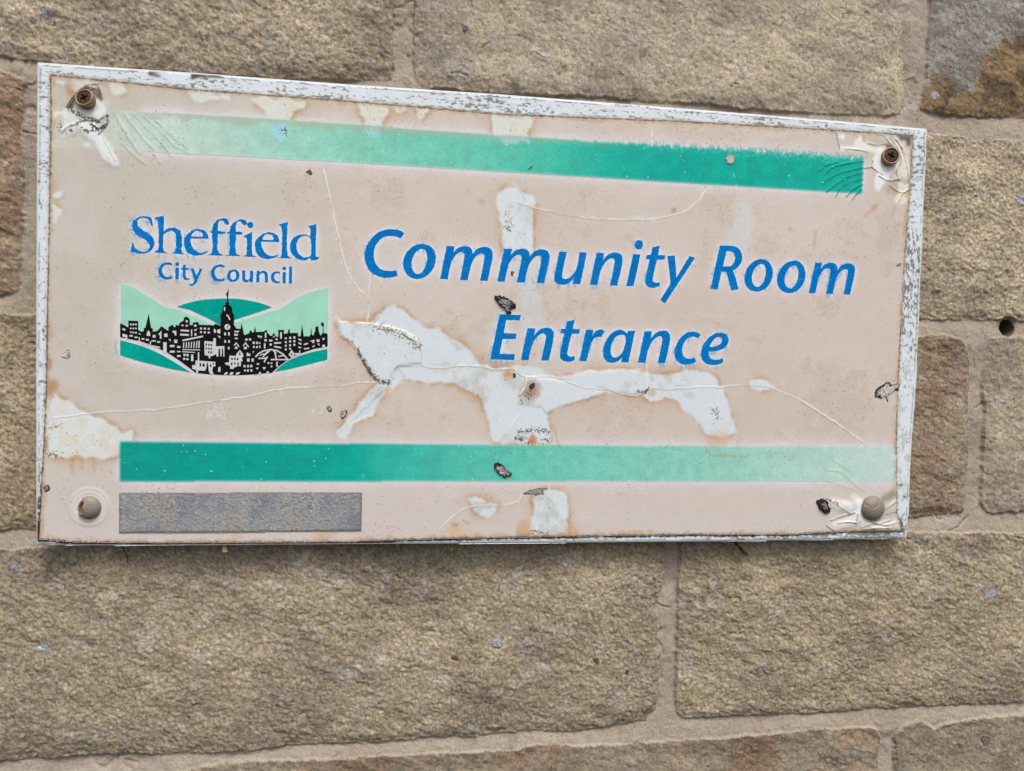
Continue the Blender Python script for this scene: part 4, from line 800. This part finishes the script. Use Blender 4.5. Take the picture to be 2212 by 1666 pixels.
def screw_head(c, r, z, tilt, rot, parent):
    cross = []; w, l = r * .17, r * .58
    for k in range(4):
        a = rot + k * math.pi / 2
        for x, y in ((w, -w), (l, -w * .7), (l, w * .7), (w, w)):
            cross.append((x * math.cos(a) - y * math.sin(a), x * math.sin(a) + y * math.cos(a)))
    cross = np.array(cross); keep_ = [i for i in range(16) if i % 4 != 0]; cross = cross[keep_]
    th = np.linspace(0, 2 * np.pi, 41)[:-1]; circ = np.stack([r * np.cos(th), r * np.sin(th)], 1) * (1 + .015 * np.sin(5 * th))[:, None]
    mid = circ * .8
    tri = np.array(tessellate_polygon([[Vector((*p, 0)) for p in mid], [Vector((*p, 0)) for p in cross]]))
    uv = np.vstack([mid, cross]); a, b, d = uv[tri[:, 0]], uv[tri[:, 1]], uv[tri[:, 2]]
    cr = (b[:, 0] - a[:, 0]) * (d[:, 1] - a[:, 1]) - (b[:, 1] - a[:, 1]) * (d[:, 0] - a[:, 0]); tri[cr < 0] = tri[cr < 0][:, ::-1]
    nm, ncx = len(mid), len(cross)
    co = np.vstack([np.hstack([uv, np.full((len(uv), 1), z + .25)]), np.hstack([circ, np.full((40, 1), z - .1)]), np.hstack([circ, np.full((40, 1), z - 1.6)]), np.hstack([cross * .7, np.full((ncx, 1), z - 2.0)])])
    me = bpy.data.meshes.new('screw_head'); faces = [list(map(int, t)) for t in tri]
    o1 = nm + ncx; o2 = o1 + 40; o3_ = o2 + 40
    for i in range(40):
        j = (i + 1) % 40; faces.append([i, o1 + i, o1 + j, j]); faces.append([o1 + i, o2 + i, o2 + j, o1 + j])
    for i in range(ncx):
        j = (i + 1) % ncx; faces.append([nm + i, nm + j, o3_ + j, o3_ + i])
    faces.append([o3_ + i for i in range(ncx)])
    me.from_pydata([tuple(p) for p in place(co, c, tilt)], [], faces); me.update()
    return link('screw_head', me, M_RUST, parent, 'rusty cross-recessed screw head')
def mm(x, y, r): p = sg([(x, y), (x + r, y)]); return p[0], float(np.hypot(*(p[1] - p[0])))
for x, y, r, tilt, lab in ((187.5, 217, 21, (-.22, -.14), 'rusty screw in a tan cup washer at the top left corner'), (1920, 340, 17.5, (-.10, -.12), 'rusty screw in a tan cup washer at the top right corner')):
    c, R = mm(x, y, r)
    co, fa = lathe([(R * .99, -.4), (R, 1.2), (R * .99, 3.2), (R * .95, 3.9), (R * .88, 4.1), (R * .80, 3.8), (R * .77, 3.0), (R * .76, 1.5)], 48, .012, x)
    w_ = link('screw', mesh_np('screw', place(co, c, tilt), fa), M_TAN, sign, lab)
    screw_head(c, R * .765, 3.3, tilt, .5 if x < 1000 else 1.1, w_)
# the two plastic caps, the left one broken open over its screw
for x, y, r, broken in ((193, 1096, 26.5, True), (1884, 1097, 24.5, False)):
    c, R = mm(x, y, r); prof = [(R, 0), (R * 1.0, .8)] + [(R * math.cos(t), .8 + R * .56 * math.sin(t)) for t in np.linspace(.12, math.pi / 2 - .05, 14)] + [(.02, .8 + R * .56)]
    co, fa = lathe(prof, 72)
    z = fbm(co[:, 0] + x, co[:, 1], 2.2, 3, 55)
    if broken:
        q = np.hypot(co[:, 0] + R * 1.0, (co[:, 1] - R * .16) * .95) / R + .12 * z; gone = (q < .72)
        fa = [f for f in fa if not any(gone[i] for i in f)]
    else:
        g2 = np.zeros(len(co), bool); cr_ = [(-.78, .30), (-.52, .16), (-.40, -.02), (-.16, .10), (.12, .26), (.2, .5)]
        d = np.full(len(co), 9.)
        for (a0, b0), (a1, b1_) in zip(cr_[:-1], cr_[1:]):
            e_ = np.array([a1 - a0, b1_ - b0]); X = co[:, :2] / R - [a0, b0]; t = np.clip(X @ e_ / (e_ @ e_), 0, 1); d = np.minimum(d, np.hypot(*(X - t[:, None] * e_).T))
        co[:, 2] -= .55 * np.exp(-(d / .05) ** 2) * (1 + z)
    cap = link('screw_cap', mesh_np('screw_cap', place(co, c, (-.05, 0)), fa), M_GREY, sign, 'broken grey plastic cap over a screw at the bottom left corner' if broken else 'cracked grey domed cap at the bottom right corner')
    sol = cap.modifiers.new('thickness', 'SOLIDIFY'); sol.thickness = .0009; sol.offset = -1
    if broken:
        co, fa = lathe([(R * .90, .1), (R * .86, 1.6), (R * .78, 2.2), (R * .70, 2.0), (R * .66, .6), (.02, .3)], 40)
        link('cup_washer', mesh_np('cup_washer', place(co, c), fa), M_INNER, cap)
# crusts stuck on the sign and on the stones ---------------------------
def crust(name, outline, h, ybase, rim, mid, parent, label, rimw=.26, seed=0, spk=.5, pale=None):
    pts = smooth(outline, [False] * len(outline), 6); pts = pts[::max(1, len(pts) // 60)]; c = pts.mean(0); n_ = len(pts)
    pts = pts + min(.5, .05 * np.ptp(pts)) * np.stack([fbm(pts[:, 0], pts[:, 1], 1.6, 3, 540 + seed), fbm(pts[:, 0], pts[:, 1], 1.6, 3, 541 + seed)], 1)
    K = 11; co, cl_, fa = [], [], []
    for k in range(K):
        s = 1 - k / (K - 1) * .999; p = c + (pts - c) * s
        z = fbm(p[:, 0] * 1.0, p[:, 1], .9, 3, 500 + seed); z2 = fbm(p[:, 0], p[:, 1], 2.5, 3, 520 + seed)
        p = p + .12 * np.stack([z, z2], 1) if k == 0 else p
        hh = h * (1 - s ** 4) ** .6 * (1 + .28 * z + .25 * z2) + (.25 * h * math.exp(-((1 - s - .16) / .1) ** 2))
        y = (ybase(p) if callable(ybase) else ybase) - hh + (.6 if k == 0 else 0)
        co.append(P3(p, y)); f = np.clip(((1 - s) - rimw + .16 * z2 + .10 * z) / .12, 0, 1)[:, None]
        cc = np.array(rim) * (1 - f) + np.array(mid) * f
        sp = sstep(.3, .8, z + .3 * z2)[:, None] * spk * f; cc = cc * (1 - sp) + np.array(rgb(70, 66, 64)) * sp
        if pale is not None: sp = sstep(.3, .9, -z + .2 * z2)[:, None] * .7 * f; cc = cc * (1 - sp) + np.array(pale) * sp
        cl_.append(cc)
    for k in range(K - 1):
        for i in range(n_):
            j = (i + 1) % n_; fa.append([k * n_ + i, k * n_ + j, (k + 1) * n_ + j, (k + 1) * n_ + i])
    a = pts; area = np.sum(a[:, 0] * np.roll(a[:, 1], -1) - np.roll(a[:, 0], -1) * a[:, 1])
    fa = np.array(fa); fa = fa[:, ::-1] if area > 0 else fa
    return link(name, mesh_np(name, np.vstack(co), fa, np.clip(np.vstack(cl_), 0, 1)), MAT_CRUST, parent, label)
sy_ = lambda p: -.4 - G.sample(hgt, p)
BLK, GRY = rgb(44, 39, 38), rgb(142, 138, 138)
for i, (s, t, h, rim, md, lab, rw_) in enumerate((
    ("990,260 1010,247 1060,258 1110,288 1130,325 1098,345 1096,370 1070,370 1062,345 1030,318 1005,290", 'F', 1.6, BLK, GRY, 'black-rimmed grey crust touching the E of Entrance', .30),
    ("985,1345 1010,1330 1050,1350 1075,1380 1105,1395 1095,1420 1065,1428 1030,1415 1000,1385", 'F', 1.4, BLK, rgb(158, 152, 153), 'black-rimmed grey crust on the bottom green stripe', .25),
    ("865,1580 890,1565 930,1575 945,1610 958,1640 945,1662 915,1662 880,1630", 'G', 1.6, BLK, rgb(126, 118, 114), 'oval dark crust left of the domed cap', .5),
    ("1236,905 1244,862 1300,820 1330,808 1352,824 1400,818 1402,858 1356,880 1330,900 1325,945 1310,910 1280,918", 'G', .5, BLK, rgb(196, 190, 186), 'torn black-edged scrap near the right border', .22),
    ("405,640 425,610 455,605 458,640 440,655 412,655", 'E', .5, rgb(96, 90, 88), rgb(205, 202, 200), 'small grey flake left of the emblem', .12),
    ("285,1490 310,1475 328,1485 322,1510 300,1520 284,1508", 'E', .6, BLK, rgb(150, 146, 144), 'dark crust at the left border', .3),
    ("1170,1540 1200,1515 1240,1505 1300,1495 1350,1500 1310,1515 1320,1535 1270,1545 1220,1535", 'F', .35, rgb(110, 104, 102), rgb(150, 145, 143), 'grey smear under the bottom green stripe', .1),
    ("-5,1000 10,985 32,990 36,1020 15,1050 -3,1045", 'F', .7, rgb(80, 76, 74), rgb(182, 180, 180), 'grey crust beside the white peeled strip', .2),
    ("2120,975 2135,965 2148,985 2140,1002 2122,995", 'E', .5, rgb(70, 64, 62), rgb(150, 146, 142), 'tiny grey crust beside a glue bloom', .25),
    ("1220,840 1235,818 1252,812 1250,830 1238,850 1222,852", 'F', .7, rgb(36, 30, 26), rgb(70, 58, 46), 'small black knob on the peeled patch', .4),
    ("275,1030 295,1008 330,1010 336,1040 325,1062 290,1065 278,1050", 'C', .6, rgb(150, 142, 138), rgb(196, 190, 186), 'pale crust on the top green stripe', .15),
    ("1382,52 1400,40 1418,42 1410,55 1390,62", 'G', .4, rgb(90, 84, 82), rgb(140, 136, 132), 'tiny grey flake at the right edge', .2),
    ("1985,1115 1998,1103 2020,1105 2030,1128 2010,1132", 'A', .35, rgb(96, 60, 44), rgb(110, 84, 72), 'tiny brown flake below the top green stripe', .3),
    ("1203,1102 1220,1085 1240,1075 1240,1088 1225,1100", 'B', .3, rgb(60, 110, 100), rgb(110, 120, 112), 'tiny dark fleck at the lower edge of the top green stripe', .2),
    ("1110,765 1120,750 1130,760 1125,785 1114,780", 'F', .35, rgb(50, 40, 32), rgb(90, 76, 60), 'tiny black fleck in a rust bloom', .3),
    ("1098,105 1110,92 1118,100 1112,122 1102,118", 'F', .35, rgb(60, 52, 44), rgb(104, 94, 80), 'tiny dark fleck between the letters m', .3))):
    crust('crust_spot', sg(s, t), h, sy_, rim, md, sign, lab, rw_, i)
wy_ = lambda p: WG.sample(WY, p) + .1
LIC = [("262,45 285,35 310,60 335,85 330,115 300,125 275,115 268,85", 'A', 'pale grey lichen spot at the top left of the wall'), ("1610,600 1640,585 1665,605 1660,635 1630,645 1610,630", 'C', 'white lichen dot on the rust-brown block'), ("2150,1290 2175,1265 2212,1258 2225,1300 2210,1335 2175,1330", 'C', 'grey lichen spot at the right edge'), ("2065,920 2085,895 2110,905 2118,935 2095,958 2072,945", 'G', 'pale lichen spot right of the mortar joint'),
       ("45,340 80,318 115,335 120,375 90,388 55,372", 'H', 'dull grey lichen spot below the left end of the sign'), ("215,870 250,850 280,825 325,840 330,890 300,908 265,880 240,895", 'H', 'grey-white lichen spot low on the left'), ("972,850 1015,787 1045,840 1040,880 1010,862 980,872", 'I', 'grey wedge-shaped stone chip in the middle of the largest block'), ("1940,530 1970,490 2030,485 2050,520 2010,550 1960,555", 'J', 'rough grey lichen on the lower right block'), ("1352,785 1370,768 1392,770 1385,795 1365,808", 'J', 'small white lichen fleck on the lower right block'), ("1930,1450 1955,1435 1990,1445 1985,1480 1950,1500", 'J', 'dark grey pebble in the bottom right block'),
       ("585,820 605,812 612,832 592,840", 'H', 'small blue-grey fleck on the largest block'), ("785,170 815,165 820,195 800,215 785,195", 'B', 'small blue-grey fleck above the sign'), ("1630,940 1660,935 1668,960 1645,970", 'I', 'brown pebble in the largest block'), ("715,930 750,920 760,940 730,952", 'I', 'red-brown pebble in the largest block'), ("1845,1010 1862,1015 1858,1035 1845,1035", 'I', 'small dark pebble in the largest block')]
LCOL = {9: (104, 100, 92), 12: (96, 84, 70), 13: (112, 76, 60), 14: (70, 66, 60), 10: (112, 118, 120), 11: (104, 104, 110)}
for i, (s, t, lab) in enumerate(LIC):
    c_ = np.array(LCOL.get(i, (158, 156, 158) if i != 4 else (134, 132, 128))) / 255.
    crust('lichen_spot' if i not in (6, 9, 12, 13, 14) else 'stone_chip', wl(s, t), .9 if i in (6, 9, 12, 13, 14) else .3, wy_, c_ * .8, c_, wall, lab, .12, 40 + i, .35, np.minimum(c_ * 1.25, 1))

# loose bits caught under the sign's lower edge ------------------------
def tube(name, pts, rad, mat, label, cat):
    pts = [Vector(p) for p in pts]; co, fa = [], []; n_ = 7
    for i, p in enumerate(pts):
        d = (pts[min(i + 1, len(pts) - 1)] - pts[max(i - 1, 0)]).normalized(); a = d.orthogonal().normalized(); b = d.cross(a)
        r = rad[i] if hasattr(rad, '__len__') else rad
        for k in range(n_):
            t = 2 * math.pi * k / n_; co.append(p + a * r * math.cos(t) + b * r * math.sin(t))
    for i in range(len(pts) - 1):
        for k in range(n_):
            l = (k + 1) % n_; fa.append([i * n_ + k, i * n_ + l, (i + 1) * n_ + l, (i + 1) * n_ + k])
    fa.append(list(range(n_))[::-1]); fa.append([(len(pts) - 1) * n_ + k for k in range(n_)])
    me = bpy.data.meshes.new(name); me.from_pydata([tuple(c) for c in co], [], fa); me.update()
    for pl_ in me.polygons: pl_.use_smooth = True
    return tag(link(name, me, mat), label, cat)
M_STRAW = simple('dry_straw', (206, 160, 108), .7, 500, 0, .2, .2); M_TWIG = simple('dark_twig', (52, 44, 36), .85, 900, 0, .4, .6); M_NEED = simple('dry_needle', (172, 128, 84), .6, 500, 0, .15, .2); M_REDL = simple('dead_leaf', (116, 62, 40), .7, 600, 0, .3, .3)
def wp(x, y, t, dy): p = unproj(toD([(x, y)], t), dy / 1000)[0]; return (p[0] / 1000, dy / 1000, Z0 - p[1] / 1000)
fl = unproj(toD(parse("1436,200 1466,206 1468,218 1474,228 1476,244 1468,248 1452,246 1440,240 1446,226 1440,214")[0], 'H'), .005)
uvf, trf = tess([fl], 0, 'f'); k_ = len(uvf)
cof = np.vstack([P3(uvf, 4.6 + .6 * np.sin(uvf[:, 1])), P3(uvf, 5.3 + .6 * np.sin(uvf[:, 1]))])
faf = [list(map(int, t)) for t in trf] + [[int(a) + k_ for a in t[::-1]] for t in trf] + [[i, (i + 1) % k_, (i + 1) % k_ + k_, i + k_] for i in range(k_)]
mef = bpy.data.meshes.new('straw_flake'); mef.from_pydata([tuple(c) for c in cof], [], faf); mef.update()
tag(link('straw_flake', mef, M_STRAW), 'short tan flake of straw hanging below the sign under the blank label', 'straw')
tube('twig', [wp(340, 170, 'J', 8), wp(350, 200, 'J', 6), wp(372, 222, 'J', 5), wp(392, 244, 'J', 6), wp(415, 258, 'J', 7), wp(422, 272, 'J', 8)], [.0007, .0011, .0013, .0012, .0010, .0005], M_TWIG, 'dark crooked twig sticking out under the sign right of the middle', 'twig')
tube('pine_needle', [wp(1205, 165, 'J', 9), wp(1240, 200, 'J', 7), wp(1285, 225, 'J', 6), wp(1300, 250, 'J', 6), wp(1320, 292, 'J', 7)], [.00035, .0004, .0004, .0004, .0002], M_NEED, 'thin tan needle hanging under the lower right corner of the sign', 'needle')
tube('grass_stalk', [wp(770, 190, 'H', 7), wp(800, 225, 'H', 7), wp(822, 275, 'H', 9), wp(830, 320, 'H', 11)], [.0004, .0004, .00035, .0002], M_TWIG, 'thin dark stalk hanging below the sign left of the straw flake', 'stalk')
tube('cobweb_thread', [wp(240, 178, 'J', 3), wp(280, 188, 'J', 4), wp(320, 180, 'J', 4), wp(345, 162, 'J', 3)], .00022, simple('dusty_thread', (190, 190, 182), .8, 400, 0, .1, 0), 'pale sagging thread along the lower edge of the sign beside the twig', 'thread')
